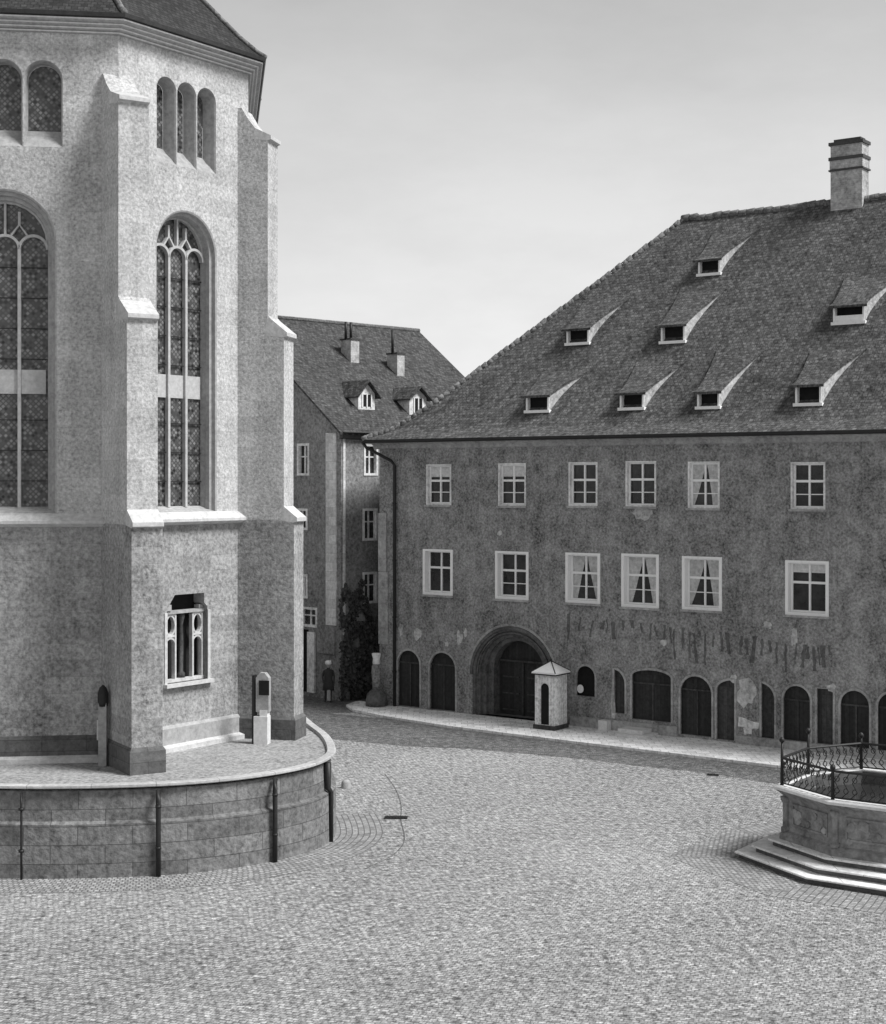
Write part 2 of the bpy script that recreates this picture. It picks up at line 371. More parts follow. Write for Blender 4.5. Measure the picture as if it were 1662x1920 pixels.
for a, b in ((plan[0], plan[1]), (plan[1], plan[2]), (plan[4], plan[5]), (plan[5], plan[6]), (plan[6], plan[0])):
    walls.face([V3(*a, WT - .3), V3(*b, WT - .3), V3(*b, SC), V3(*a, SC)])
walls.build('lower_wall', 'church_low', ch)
# deep moulded jambs, tracery and leaded glass of the two tall windows
def tall_window(F, A, glass_hw, depth, nlight, s_off=0):
    c = A['c']; hw = A['hw']; b = A['bot']; sp = A['spring']
    w_ = MB()
    steps = [(hw, b, 0), (hw - .05, b + .02, -.02), (hw - .07, b + .05, -.14), (hw - .15, b + .07, -.16), (hw - .17, b + .1, -.30), (glass_hw + .04, b + .12, -.33), (glass_hw, b + .18, -depth)]
    rs = [ring3(F, arch(c, h_, b_, sp), d_) for h_, b_, d_ in steps]
    w_.rings(rs)
    win = w_.build('tall_window', 'jamb', ch)
    gl = MB(); o = arch(c, glass_hw, b + .18, sp); gl.face(ring3(F, o, -depth - .02)); 
    gl.build('leaded_glass', 'leaded', win)
    tr = MB(); hs = sp - .15; pitch = 2 * glass_hw / nlight; d0, d1 = -depth - .01, -depth + .13
    for k in range(1, nlight):
        x = c - glass_hw + k * pitch; tr.bar(F, [(x, b + .15), (x, hs)], .085, d0, d1)
    for k in range(nlight):
        x = c - glass_hw + (k + .5) * pitch
        tr.bar(F, arc(x, hs, pitch / 2, pitch / 2, 0, 180), .075, d0, d1)
    for sx in (-1, 1):
        x = c + sx * pitch / 2
        # flowing tracery over each mullion
        y0 = hs + pitch * .40; kk = pitch * .55
        tr.bar(F, [(x - kk * .62, y0 + .02), (x, y0 + kk * .9), (x + kk * .62, y0 + .02)], .06, d0 , d1 - .01)
        tr.bar(F, [(x, y0 + kk * .85), (x, y0 + kk * 1.75)], .07, d0, d1 - .02)
        tr.bar(F, [(x, y0 - .3), (x, y0 - .1)], .06, d0, d1 - .012)
    tr.bar(F, [(c, hs + pitch * .5), (c, sp + glass_hw * .99)], .06, d0, d1 - .015)
    tr.bar(F, arc(c, sp, glass_hw, glass_hw, 0, 180), .06, d0, d1 - .03)
    tr.build('tracery', 'tracery', win)
    # pale stone panels halfway up
    h0 = 12.45; h1 = 13.12
    pn = MB()
    for k in range(nlight):
        x = c - glass_hw + (k + .5) * pitch; pn.box(F, x - pitch / 2 + .05, x + pitch / 2 - .05, -depth - .01, -depth + .05, h0, h1)
    pn.build('stone_panel', 'tracery', win)
    hh = b + .9
    while hh < sp:
        if not (h0 - .3 < hh < h1 + .2):
            sb_ = MB(); sb_.bar(F, [(c - glass_hw, hh), (c + glass_hw, hh)], .025, d0 + .02, d0 + .06); sb_.build('saddle_bar', 'iron', win)
        hh += .85
    si = MB(); si.prism(Frame(F.pt(c, 0, 0).x, F.pt(c, 0, 0).y, 0) if False else F, [(c - hw - .12, b - .2), (c + hw + .12, b - .2), (c + hw + .12, b - .02), (c - hw - .12, b - .02)], .004, .06); si.build('sill', 'trim', win)
tall_window(F1, ARC1, 1.15, .55, 3)
tall_window(F2, ARC2, 1.03, .50, 3)
def lancets(F, cs, hw, bot, spring, depth, ghw):
    w_ = MB(); gl = MB()
    for c in cs:
        rs = [ring3(F, arch(c, h_, b_, spring), d_) for h_, b_, d_ in ((hw, bot, 0), (hw - .03, bot + .06, -.05), (hw - .06, bot + .2, -.16), (ghw + .03, bot + .34, -.3), (ghw, bot + .5, -depth))]
        w_.rings(rs); gl.face(ring3(F, arch(c, ghw, bot + .5, spring), -depth - .01))
    win = w_.build('belfry_window', 'jamb', ch); gl.build('leaded_glass', 'leaded', win)
lancets(F1, UC1, .525, 19.25, 21.12, .36, .45)
lancets(F2, [c2 + k * .8 for k in (-1, 0, 1)], .385, 19.15, 21.25, .42, .25)
# small ornate window
w_ = MB(); w_.rings([ring3(F2, small, 0), ring3(F2, small, -.45)])
sw = w_.build('ornate_window', 'jamb', ch)
w_ = MB(); w_.face(ring3(F2, small, -.44)); w_.build('dark_opening', 'black', sw)
w_ = MB(); e = .14
w_.prism(F2, [(sa - e, hb - .1), (sb + e, hb - .1), (sb + e, hb), (sa - e, hb)], -.1, .16); w_.build('sill', 'trim', sw)
for a_ in (sa - .1, sb): w_ = MB(); w_.box(F2, a_, a_ + .1, -.2, .03, hb, hm - .1); w_.build('jamb', 'trim', sw)
wd = sb - sa; hi = F2.inv(350, 1150)[1]
w_ = MB(); w_.box(F2, sa, sb, -.34, -.12, hi, hi + .09); w_.build('lintel', 'jamb', sw)
w_ = MB(); lw = wd * .27
for x0 in (sa + .09, sb - .02 - lw):
    x1 = x0 + lw; mdl = (x0 + x1) / 2; hmid = hb + (hi - hb) * .66
    for xx in (x0 + .03, x1 - .03): w_.bar(F2, [(xx, hb + .02), (xx, hi)], .06, -.3, -.16)
    w_.bar(F2, [(x0, hmid + .03), (x1, hmid + .03)], .07, -.3, -.165); w_.bar(F2, [(x0, hi - .03), (x1, hi - .03)], .06, -.3, -.165)
    w_.bar(F2, arc(mdl, (hmid + hi) / 2, lw / 2 - .04, (hi - hmid) / 2 - .05, 0, 360, 16), .05, -.3, -.17)
    w_.bar(F2, arc(mdl, hmid - lw / 2, lw / 2 - .03, lw / 2 - .03, 0, 180, 10), .05, -.3, -.17)
w_.bar(F2, [(sa, hb + .05), (sb, hb + .05)], .09, -.3, -.15)
w_.build('tracery', 'trim', sw)
w_ = MB(); w_.lathe(F2.pt((sa + sb) / 2 + .02, -.3, hb + .1), [(.13, 0), (.13, .12), (.07, .18), (.085, 1.0), (.06, hi - hb - .45), (.12, hi - hb - .2), (.12, hi - hb - .1)], 12); w_.build('colonnette', 'wood_mid', sw, True)
for a_, b_, d_, t_ in ((sa + .03, sa + .26, -.08, hm + .12), (sb - .2, sb, -.15, hm + .05)): w_ = MB(); w_.box(F2, a_, b_, -.35, d_, hi + .1, t_); w_.build('corbel', 'jamb', sw)
# string course, plinth, cornice
for F, s0, s1 in ((F1, -L1, -.35), (F2, .35, L2 - .35), (F3, .4, 20)):
    w_ = MB(); pr = [(0, 9.12), (.26, 8.92), (.26, 8.84), (.08, 8.76), (0, 8.74)]
    a = [F.pt(s0, d, h) for d, h in pr]; b = [F.pt(s1, d, h) for d, h in pr]; w_.rings([a, b], cap0=True, cap1=True); w_.build('string_course', 'trim', ch)
    w_ = MB(); pr = [(0, 2.98), (.1, 2.9), (.1, WT - .1), (0, WT - .1)]
    a = [F.pt(s0, d, h) for d, h in pr]; b = [F.pt(s1, d, h) for d, h in pr]; w_.rings([a, b], cap0=True, cap1=True)
    w_.build('plinth', 'church_dark' if F is F1 else 'jamb', ch)  # dark on the left face only: its shade is painted into the stone
    w_ = MB(); pr = [(.1, 2.44), (.26, 2.38), (.26, WT - .1), (.1, WT - .1)]
    a = [F.pt(s0, d, h) for d, h in pr]; b = [F.pt(s1, d, h) for d, h in pr]; w_.rings([a, b], cap0=True, cap1=True); w_.build('footing', 'trim', ch)
co = MB(); prof = [(.0, 22.40), (.07, 22.41), (.07, 22.47), (.16, 22.49), (.17, 22.55), (.27, 22.58), (.28, 22.64), (.40, 22.67), (.43, 22.75), (.0, 22.76)]
co.rings([at_h(offset(plan, d), h) for d, h in prof]); cn = co.build('cornice', 'jamb', ch)
for d_, z_ in ((.10, 22.42), (.20, 22.51), (.31, 22.60), (.44, 22.70)):
    co = MB(); co.rings([at_h(offset(plan, d), h) for d, h in ((d_ - .08, z_), (d_, z_ + .005), (d_, z_ + .035), (d_ - .08, z_ + .06))]); co.build('fillet', 'rim', cn)  # pale fillets on a grey cornice: light and shade lines put into the colour
gu = MB(); gu.rings([at_h(offset(plan, d), h) for d, h in ((.36, 22.765), (.5, 22.78), (.54, 22.88), (.4, 22.9))]); gu.build('gutter', 'lead', ch)
cen = F2.pt(L2 / 2, -6.26, 0); cenL = V3(-19, 58)
def rf(Pp, f, h):
    o = []
    for x, y in Pp:
        # ridge runs from the apse apex back along the nave
        tgt = cen
        o.append(V3(x + (tgt.x - x) * f, y + (tgt.y - y) * f, h))
    return o
ro = MB(); ev = offset(plan[1:6], .52, False)
ev = offset(plan, .52)[1:6]
lv = [(0, 22.86), (.035, 23.02), (.12, 23.55), (.28, 24.75), (1, 33.6)]
rr = [rf(ev, f, h) for f, h in lv]
ro.rings(rr, closed=False)
apex = V3(cen.x, cen.y, 33.6); bk = apex + F3.u * 19; ee = offset(plan, .52)
ro.face([V3(*ee[5], 22.86), V3(*ee[6], 22.86), bk, apex]); ro.face([V3(*ee[1], 22.86), apex, bk, V3(*ee[0], 22.86)])
rfo = ro.build('roof', 'roof_church', ch)
hp = MB()
for k in range(5):
    hp.tube([r[k] + V3(0, 0, .03) for r in rr], .09, 6)
hp.build('hip_tiles', 'ridge', rfo, True)
# buttresses: stepped profile (d outwards, h), swept across their width
def buttress(V, ang, a, b, c, wd):
    F = Frame(V.x, V.y, ang)
    pr = [(-.4, WT - .2), (a, WT - .2), (a, 8.84), (a + .0, 8.84)]
    pr = [(-.4, 8.85), (b, 8.85), (b, 14.45), (c, 15.0), (c, 20.42), (c * .55, 20.6), (c * .2, 20.95), (-.05, 21.3), (-.4, 21.3)]
    m_ = MB(); l = [F.pt(-wd / 2, d, h) for d, h in pr]; r = [F.pt(wd / 2, d, h) for d, h in pr]; m_.rings([l, r], cap0=True, cap1=True)
    bt = m_.build('buttress', 'church', ch)
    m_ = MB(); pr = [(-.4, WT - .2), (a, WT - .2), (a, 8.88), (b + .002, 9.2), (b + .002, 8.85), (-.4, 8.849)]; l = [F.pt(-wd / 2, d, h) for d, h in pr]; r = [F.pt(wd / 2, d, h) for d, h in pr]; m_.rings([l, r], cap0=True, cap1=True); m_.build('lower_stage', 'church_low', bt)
    for hh, dd, nx, rise in ((8.86, a, b, .36), (14.42, b, c, .52), (20.36, c, c * .5, .26)):
        e = .1; pr = [(nx - .02, hh + rise + .05), (dd + e, hh + .06), (dd + e, hh - .05), (dd - .02, hh - .09), (nx - .1, hh - .02)]
        m_ = MB(); l = [F.pt(-wd / 2 - .004, d, h) for d, h in pr]; r = [F.pt(wd / 2 + .004, d, h) for d, h in pr]; m_.rings([l, r], cap0=True, cap1=True); m_.build('weathering', 'trim', bt)
    m_ = MB(); e = .07
    pl = [(-wd / 2 - e, -.3), (-wd / 2 - e, a + e), (wd / 2 + e, a + e), (wd / 2 + e, -.3)]
    lo = [F.pt(s, d, WT - .1) for s, d in pl]; hi_ = [F.pt(s, d, 2.85) for s, d in pl]
    tp = [F.pt(s, d, 2.96) for s, d in ((-wd / 2, -.3), (-wd / 2, a), (wd / 2, a), (wd / 2, -.3))]
    m_.rings([lo, hi_, tp], closed=False); m_.build('plinth', 'church_dark', bt)  # dark all round: the flanks' shade painted into the plinth colour
    return F
FB1 = buttress(F1.o, 31, 2.27, 1.91, 1.23, .86)
FB2 = buttress(V2, 76, 1.62, 1.30, .79, .86)
buttress(P0, -15, 2.2, 1.9, 1.2, .86)

# upright stones leaning in the buttress corners
sp = V3(-5.36, 45.75, WT); FS = Frame(sp.x, sp.y, -10)
stl = thing('memorial_stone', sp, 'tall slim pale memorial stone with dark plaque against the right buttress', 'memorial stone')
m_ = MB(); m_.box(FS, -.15, .24, -.12, .12, WT + .95, WT + 1.95); m_.prism(FS, [(-.15, WT + 1.95), (.24, WT + 1.95), (.12, WT + 2.1), (-.03, WT + 2.1)], -.12, .12); m_.build('shaft', 'jamb', stl)
m_ = MB(); m_.box(FS, -.2, .22, -.16, .18, WT, WT + .82); m_.box(FS, -.03, .2, -.14, .14, WT + .82, WT + 1.0); m_.build('base', 'rim', stl)
m_ = MB(); m_.box(FS, -.05, .26, .12, .15, WT + 1.45, WT + 1.88); m_.build('plaque', 'black', stl)
m_ = MB(); m_.box(FS, -.27, -.19, -.14, .12, WT, WT + 2.02); m_.build('shade_strip', 'iron', stl)  # dark strip painted in for the shadow slit left of the stone
sp2 = V3(-9.28, 42.2, WT); FS2 = Frame(sp2.x, sp2.y, 0)
pst = thing('corner_post', sp2, 'slim dark round-headed post beside the left buttress', 'post')
m_ = MB(); m_.prism(FS2, arch(0, .11, WT, WT + 1.7), -.1, .1); m_.build('shaft', 'jamb', pst)
m_ = MB(); m_.lathe(sp2 + V3(0, 0, 1.62), [(.13, 0), (.15, .1), (.15, .35), (.1, .5), (.02, .58)], 12); m_.build('cap', 'iron', pst, True)
m_ = MB(); m_.box(FS2, -.16, -.12, 0, .05, WT + .7, WT + 1.25); m_.build('edging', 'trim', pst)

# ------------------------------------------------------------ the long town building on the right
EH = 11.86; LEN = 33; DEP = 18
tb = thing('town_building', FA.o, 'long dark plastered town building with huge tiled roof and ground floor arcade', 'building')
def fr(x0, x1, y0, y1): 
    s0 = FA.inv(x0, y0)[0]; s1 = FA.inv(x1, y0)[0]; xm = (x0 + x1) / 2
    return s0, s1, FA.inv(xm, y1)[1], FA.inv(xm, y0)[1]
up = [(802, 845, 872, 945), (937, 985, 870, 947), (1069, 1119, 868, 947), (1176, 1229, 866, 948), (1293, 1348, 867, 951), (1486, 1546, 868, 953), (1728, 1795, 867, 956)]
low = [(797, 846, 1033, 1112), (933, 988, 1037, 1120), (1065, 1122, 1040, 1127), (1170, 1232, 1042, 1135), (1284, 1350, 1047, 1140), (1478, 1550, 1055, 1150), (1722, 1800, 1068, 1170)]
Hs = []; WN = []
for i, b_ in enumerate(up): q = fr(*b_); WN.append(('u', i, q)); Hs.append([(q[0], q[2]), (q[1], q[2]), (q[1], q[3]), (q[0], q[3])])
for i, b_ in enumerate(low): q = fr(*b_); WN.append(('l', i, q)); Hs.append([(q[0], q[2]), (q[1], q[2]), (q[1], q[3]), (q[0], q[3])])
arcs = [(745, 789, 1218, 1326, 'a'), (805, 856, 1222, 1335, 'a'), (1080, 1118, 1247, 1306, 'a'), (1151, 1174, 1254, 1338, 'r'), (1184, 1261, 1255, 1352, 'f'),
        (1275, 1337, 1266, 1380, 'a'), (1343, 1380, 1272, 1388, 'l'), (1427, 1455, 1280, 1386, 'r'), (1468, 1522, 1284, 1390, 'a'), (1531, 1565, 1291, 1396, 'q'), (1575, 1633, 1293, 1402, 'a'), (1645, 1702, 1298, 1410, 'a'), (1715, 1780, 1303, 1418, 'a')]
AR = []
for x0, x1, y0, y1, k in arcs:
    s0, s1, h0, h1 = fr(x0, x1, y0, y1); hw = (s1 - s0) / 2; c = (s0 + s1) / 2; h0 = max(h0, .14)
    if k == 'a': rs_ = min(hw, .75); o = arch(c, hw, h0, h1 - rs_, rs_, 12)
    elif k == 'f': o = arch(c, hw, h0, h1 - .3, .3, 12)
    elif k == 'q': o = [(s0, h0), (s1, h0), (s1, h1), (s0, h1)]
    elif k == 'r': o = [(s0, h0), (s1, h0)] + [(s0 + (s1 - s0) * math.cos(R(a)), h1 - .6 + .6 * math.sin(R(a))) for a in range(0, 91, 10)]
    else: o = [(s0, h0), (s1, h0)] + [(s1 - (s1 - s0) * math.sin(R(a)), h1 - .45 + .45 * math.cos(R(a))) for a in range(0, 91, 10)]
    AR.append((o, k, c, s0, s1, h0, h1)); Hs.append(o)
gc = FA.inv(961, 1250)[0]; gate_o = arch(gc, 2.02, .12, 1.82, 2.02, 22); Hs.append(gate_o)
fw = MB(); fw.wall(FA, [(0, 0), (LEN, 0), (LEN, EH), (0, EH)], Hs)
for a, b in (((0, 0), (0, -DEP)), ((LEN, 0), (LEN, -DEP)), ((0, -DEP), (LEN, -DEP))):
    fw.face([FA.pt(*a, 0), FA.pt(*b, 0), FA.pt(*b, EH), FA.pt(*a, EH)])
for H in Hs: fw.loft(ring3(FA, H, 0), ring3(FA, H, -.4))
wl = fw.build('wall', 'plaster', tb)
# pale worn patches of plaster
def blob(px, py, rx, ry, seed):
    rnd = random.Random(seed); s, h = FA.inv(px, py); n = 14; p = []
    for k in range(n):
        a = 2 * math.pi * k / n; q = .6 + .55 * rnd.random(); p.append((s + rx * q * math.cos(a), h + ry * q * math.sin(a)))
    return p
for i, (px, py, rx, ry) in enumerate([(783, 1188, .22, .3), (752, 1180, .14, .3), (862, 1196, .16, .35), (873, 1186, .1, .2), (1246, 1205, .16, .17), (1400, 1300, .45, .55), (1205, 962, .45, .3), (1150, 1320, .12, .9), (1180, 1370, .4, .1), (838, 1208, .12, .12), (1440, 1172, .2, .14), (1490, 1195, .14, .4), (1376, 1272, .15, .2), (937, 1000, .15, .12), (1560, 1290, .2, .16)]):
    pp = MB(); pp.prism(FA, blob(px, py, rx, ry, i), .001, .007); pp.build('worn_plaster', 'plaster_pale', wl)
# faded blackletter-like mural frieze, illegible
rnd = random.Random(3); x = 1066
while x < 1560:
    y = 1140 + (x - 1066) * .12 + rnd.uniform(-6, 6); hgt = rnd.uniform(28, 62) * (1 if rnd.random() < .6 else .5)
    s, h1 = FA.inv(x, y + 14); _, h0 = FA.inv(x, y + 14 + hgt); wd_ = rnd.uniform(.07, .2); tl = rnd.uniform(-.12, .12)
    n = 5; L = []; Q = []
    for k in range(n + 1):
        hh = h0 + (h1 - h0) * k / n; o = tl * k / n + rnd.uniform(-.025, .025); ww = wd_ * rnd.uniform(.4, 1.2)
        L.append((s + o - ww / 2, hh)); Q.append((s + o + ww / 2, hh))
    mu = MB(); mu.prism(FA, L + Q[::-1], .001, .006); mu.build('faded_letter', 'mural_and_shade', wl)
    x += rnd.uniform(7, 22)
pl = MB(); pl.box(FA, FA.inv(1072, 1300)[0], FA.inv(1272, 1300)[0], 0, .14, .1, .5); pl.box(FA, FA.inv(1383, 1300)[0], LEN, 0, .16, .1, .42); pl.build('plinth', 'surround', tb)
# sash windows
def window(tp, i, q):
    rc = .16 if tp == 'l' else .03
    s0, s1, h0, h1 = q; W = s1 - s0; Hh = h1 - h0
    e = .10 if tp == 'l' else .05
    f_ = MB(); f_.rings([ring3(FA, [(s0 - e, h0 - e), (s1 + e, h0 - e), (s1 + e, h1 + e * .7), (s0 - e, h1 + e * .7)], .0), ring3(FA, [(s0 - e, h0 - e), (s1 + e, h0 - e), (s1 + e, h1 + e * .7), (s0 - e, h1 + e * .7)], .03),
              ring3(FA, [(s0 + .02, h0 + .02), (s1 - .02, h0 + .02), (s1 - .02, h1 - .02), (s0 + .02, h1 - .02)], .031), ring3(FA, [(s0 + .02, h0 + .02), (s1 - .02, h0 + .02), (s1 - .02, h1 - .02), (s0 + .02, h1 - .02)], -.2 - rc)])
    wn = f_.build('window', 'white' if tp == 'l' else 'white_old', tb)
    f_ = MB(); f_.box(FA, s0 - e - .05, s1 + e + .05, .0, .12, h0 - e - .07, h0 - e + .012); f_.build('sill', 'surround', wn)
    f_ = MB(); a0, a1 = s0 + .02, s1 - .02; b0, b1 = h0 + .02, h1 - .02; tr = b1 - (b1 - b0) * .40; c = (a0 + a1) / 2
    for x0, x1, y0, y1 in ((a0, a0 + .055, b0, b1), (a1 - .055, a1, b0, b1), (a0 + .055, a1 - .055, b0, b0 + .06), (a0 + .055, a1 - .055, b1 - .06, b1)): f_.box(FA, x0, x1, -.19 - rc, -.12 - rc, y0, y1)
    f_.box(FA, a0 + .055, a1 - .055, -.188 - rc, -.10 - rc, tr - .045, tr + .045); f_.box(FA, c - .035, c + .035, -.187 - rc, -.095 - rc, b0 + .06, tr - .045); f_.box(FA, c - .035, c + .035, -.187 - rc, -.095 - rc, tr + .045, b1 - .06)
    if not (tp == 'l' and i in (0, 5)) :
        mid = (b0 + tr) / 2; f_.box(FA, a0 + .055, a1 - .055, -.185 - rc, -.135 - rc, mid - .018, mid + .018)
    f_.build('sash', 'white', wn)
    f_ = MB(); f_.face(ring3(FA, [(a0, b0), (a1, b0), (a1, b1), (a0, b1)], -.17 - rc)); f_.build('pane', 'glass', wn)
    if tp == 'u' and i in (0, 1) or (tp == 'l' and i == 5):
        f_ = MB(); f_.box(FA, a0 + .06, a1 - .06, -.166 - rc, -.15 - rc, b1 - (b1 - b0) * (.3 if tp == 'u' else .2), b1 - .06); f_.build('blind', 'blind', wn)
    if tp == 'l' and i in (2, 3, 4) or (tp == 'u' and i == 4):
        cu = MB()
        for sg in (-1, 1):
            ed = a0 + .06 if sg < 0 else a1 - .06
            rows = 9; n = 8; grid = []
            for r in range(rows + 1):
                v = r / rows; hh = b1 - .06 - (b1 - b0 - .12) * v
                wdt = (W / 2 - .1) * (1 - (.45 + .11 * i) * v ** (.6 + .15 * i)) if sg < 0 else (W / 2 - .1) * (.98 - (.85 - .09 * i) * v ** (1.5 - .2 * i))
                grid.append([FA.pt(ed - sg * wdt * k / n, -.155 - rc + .008 * math.sin(k * 2.1 + r), hh) for k in range(n + 1)])
            for r in range(rows):
                for k in range(n): cu.face([grid[r][k], grid[r][k + 1], grid[r + 1][k + 1], grid[r + 1][k]])
        cu.build('curtain', 'curtain', wn)
for tp, i, q in WN: window(tp, i, q)
# arcade openings with boarded shutters
for j, (o, k, c, s0, s1, h0, h1) in enumerate(AR):
    f_ = MB(); f_.face(ring3(FA, o, -.15)); sh = f_.build('shop_opening', 'black' if j in (2,) else ('wood_mid' if j in (3, 6, 7, 9) else 'wood_dark'), tb)
    f_ = MB()
    e = .085; 
    f_.bar(FA, [p for p in o[1:]] + [o[0]], e, .0, .035)
    f_.build('surround', 'surround', sh)
    if k in 'af' and j not in (2,):
        f_ = MB(); hl = h1 - .62; f_.box(FA, s0 + .02, s1 - .02, -.145, -.10, hl, hl + .06); f_.box(FA, c - .03, c + .03, -.145, -.11, h0, hl); f_.build('crossbar', 'wood_mid', sh)
f_ = MB(); s_, h_ = FA.inv(1087, 1292); f_.lathe(V3(0, 0, 0), [(.001, 0)]) if False else None
f_.prism(FA, arc(s_, h_, .15, .17, 0, 360, 20)[:-1], -.08, -.05); f_.build('round_sign', 'white', tb)
# carriage gate
gt = MB(); rs = []
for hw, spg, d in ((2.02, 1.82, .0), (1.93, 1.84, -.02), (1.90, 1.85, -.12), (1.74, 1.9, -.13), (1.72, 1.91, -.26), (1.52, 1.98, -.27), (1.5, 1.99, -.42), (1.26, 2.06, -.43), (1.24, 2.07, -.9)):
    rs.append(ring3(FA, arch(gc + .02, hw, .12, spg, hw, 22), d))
gt.rings(rs); go = gt.build('gate', 'mural_and_shade', tb)  # dark tone paints the shade in the splayed gate mouldings
f_ = MB(); f_.bar(FA, arc(gc, 1.82, 2.08, 2.08, 0, 180, 22), .12, 0, .06); f_.bar(FA, arc(gc, 1.84, 1.83, 1.83, 0, 180, 22), .05, -.14, -.05); f_.build('archivolt', 'mural_and_shade', go)  # archivolt in the same painted shade tone
f_ = MB(); f_.bar(FA, arc(gc, 1.82, 2.2, 2.2, 10, 170, 22), .1, 0, .03); f_.build('hood', 'surround', go)
f_ = MB(); f_.face(ring3(FA, arch(gc + .02, 1.26, .12, 2.07, 1.26, 22), -.86)); f_.build('gate_leaves', 'wood_dark', go)
f_ = MB(); f_.box(FA, gc - 1.22, gc + 1.26, -.86, -.72, 2.38, 2.46); f_.box(FA, gc - .04, gc + .04, -.86, -.8, .12, 2.38); 
for k in range(3): 
    for sg in (-1, 1): f_.box(FA, gc + sg * .62 - .42, gc + sg * .62 + .42, -.86, -.82, .3 + k * .7, .36 + k * .7)
f_.build('crossbar', 'wood_mid', go)
# posters on the pier
rnd = random.Random(5)
for (x0, x1, y0, y1) in ((1384, 1400, 1345, 1364), (1402, 1424, 1352, 1366), (1396, 1412, 1364, 1377)):
    s0, s1, h0, h1 = fr(x0, x1, y0, y1); j_ = lambda: rnd.uniform(-.05, .05)
    f_ = MB(); f_.prism(FA, [(s0 + j_(), h0 + j_()), ((s0 + s1) / 2, h0 + j_()), (s1 + j_(), h0 + j_()), (s1 + j_(), h1 + j_()), ((s0 + s1) / 2, h1 + j_()), (s0 + j_(), h1 + j_())], .008, .016); f_.build('poster', 'paper', tb)
# eave moulding, gutter, downpipe
f_ = MB(); pr = [(0, EH - .42), (.1, EH - .38), (.12, EH - .26), (.26, EH - .18), (.28, EH - .05), (0, EH - .02)]
f_.rings([[FA.pt(-.28, d, h) for d, h in pr], [FA.pt(LEN, d, h) for d, h in pr]], cap0=True, cap1=True); f_.build('eaves_moulding', 'surround', tb)
f_ = MB(); f_.tube([FA.pt(-.4, .62, EH - .08), FA.pt(LEN, .62, EH - .08)], .085); f_.build('gutter', 'iron', tb, True)
sdp = FA.inv(740, 1100, .12)[0]
f_ = MB(); f_.tube([FA.pt(-.5, .6, EH - .1), FA.pt(-.35, .5, EH - .35), FA.pt(sdp - .15, .16, EH - .95), FA.pt(sdp, .12, EH - 1.15), FA.pt(sdp, .12, .12)], .07)
for h in (9, 6.5, 4, 1.6): f_.tube([FA.pt(sdp, .12, h), FA.pt(sdp, .12, h + .07)], .1)
f_.build('downpipe', 'iron', tb, True)
# corner stonework left of the downpipe
f_ = MB(); f_.box(FA, -.03, .5, 0, .05, 2.8, 6.0); f_.box(FA, -.03, .42, 0, .06, 6.02, 8.6); f_.build('corner_pilaster', 'surround', tb)
# roof
def rh(w):
    P = [(-.7, EH - .02), (.2, EH + .42), (1.2, EH + 1.35), (9, 21.85)]
    for (a, b), (c, d) in zip(P, P[1:]):
        if w <= c: return b + (d - b) * (w - a) / (c - a)
    return 21.85
def hs_(w): return -.45 + (10.45 + .45) * ((w + .7) / 9.7)
rfm = MB(); ws = [-.7, .2, 1.2, 9]
for a, b in zip(ws, ws[1:]):
    for wa, wb, side in ((a, b, 1), (DEP - a, DEP - b, -1)):
        ha, hb_ = rh(a), rh(b)
        rfm.face([FA.pt(hs_(a), -wa, ha), FA.pt(LEN + .3, -wa, ha), FA.pt(LEN + .3, -wb, hb_), FA.pt(hs_(b), -wb, hb_)])
    rfm.face([FA.pt(hs_(a), -a, rh(a)), FA.pt(hs_(b), -b, rh(b)), FA.pt(hs_(b), -(DEP - b), rh(b)), FA.pt(hs_(a), -(DEP - a), rh(a))])
rfm.face([FA.pt(-.45, .7, EH - .02), FA.pt(LEN + .3, .7, EH - .02), FA.pt(LEN + .3, -.1, EH - .04), FA.pt(-.45, -.1, EH - .04)])
rfm.face([FA.pt(LEN, 0, EH), FA.pt(LEN, -9, 21.8), FA.pt(LEN, -DEP, EH)])
rt = rfm.build('roof', 'roof', tb)
f_ = MB(); rnd = random.Random(2); pts = []; rad = []; x = 10.3
while x < LEN + .3:
    z = 21.87 + rnd.uniform(-.035, .035) - .05 * math.sin((x - 10) * .33); z += .17 if x > 20.6 else 0
    for dx, rr_ in ((0, .15), (.36, .185), (.37, .14)): pts.append(FA.pt(x + dx, -9, z)); rad.append(rr_)
    x += .40
f_.tube(pts, rad, 8)
pts = []; rad = []
for k in range(60):
    w_ = -.7 + 9.7 * k / 60; j_ = rnd.uniform(-.02, .03)
    for dw, rr_ in ((0, .11), (.14, .145), (.15, .1)): pts.append(FA.pt(hs_(w_ + dw), -(w_ + dw), rh(w_ + dw) + .03 + j_)); rad.append(rr_)
f_.tube(pts, rad, 6)
f_.build('ridge_tiles', 'ridge', rt, True)
def roof_hit(px, py):
    lo, hi_ = -.7, 9
    for _ in range(50):
        m = (lo + hi_) / 2; s, h = FA.inv(px, py, -m)
        if h > rh(m): lo = m
        else: hi_ = m
    return m, s
dorm = [(987, 1030, 742, 773, 1085, 697), (1163, 1208, 737, 768, 1290, 677), (1308, 1350, 735, 766, 1440, 652), (1492, 1541, 722, 760, 1617, 655),
        (1063, 1105, 617, 646, 1165, 560), (1240, 1285, 610, 643, 1360, 535), (1563, 1622, 573, 607, 1680, 515), (1310, 1351, 487, 516, 1420, 430)]
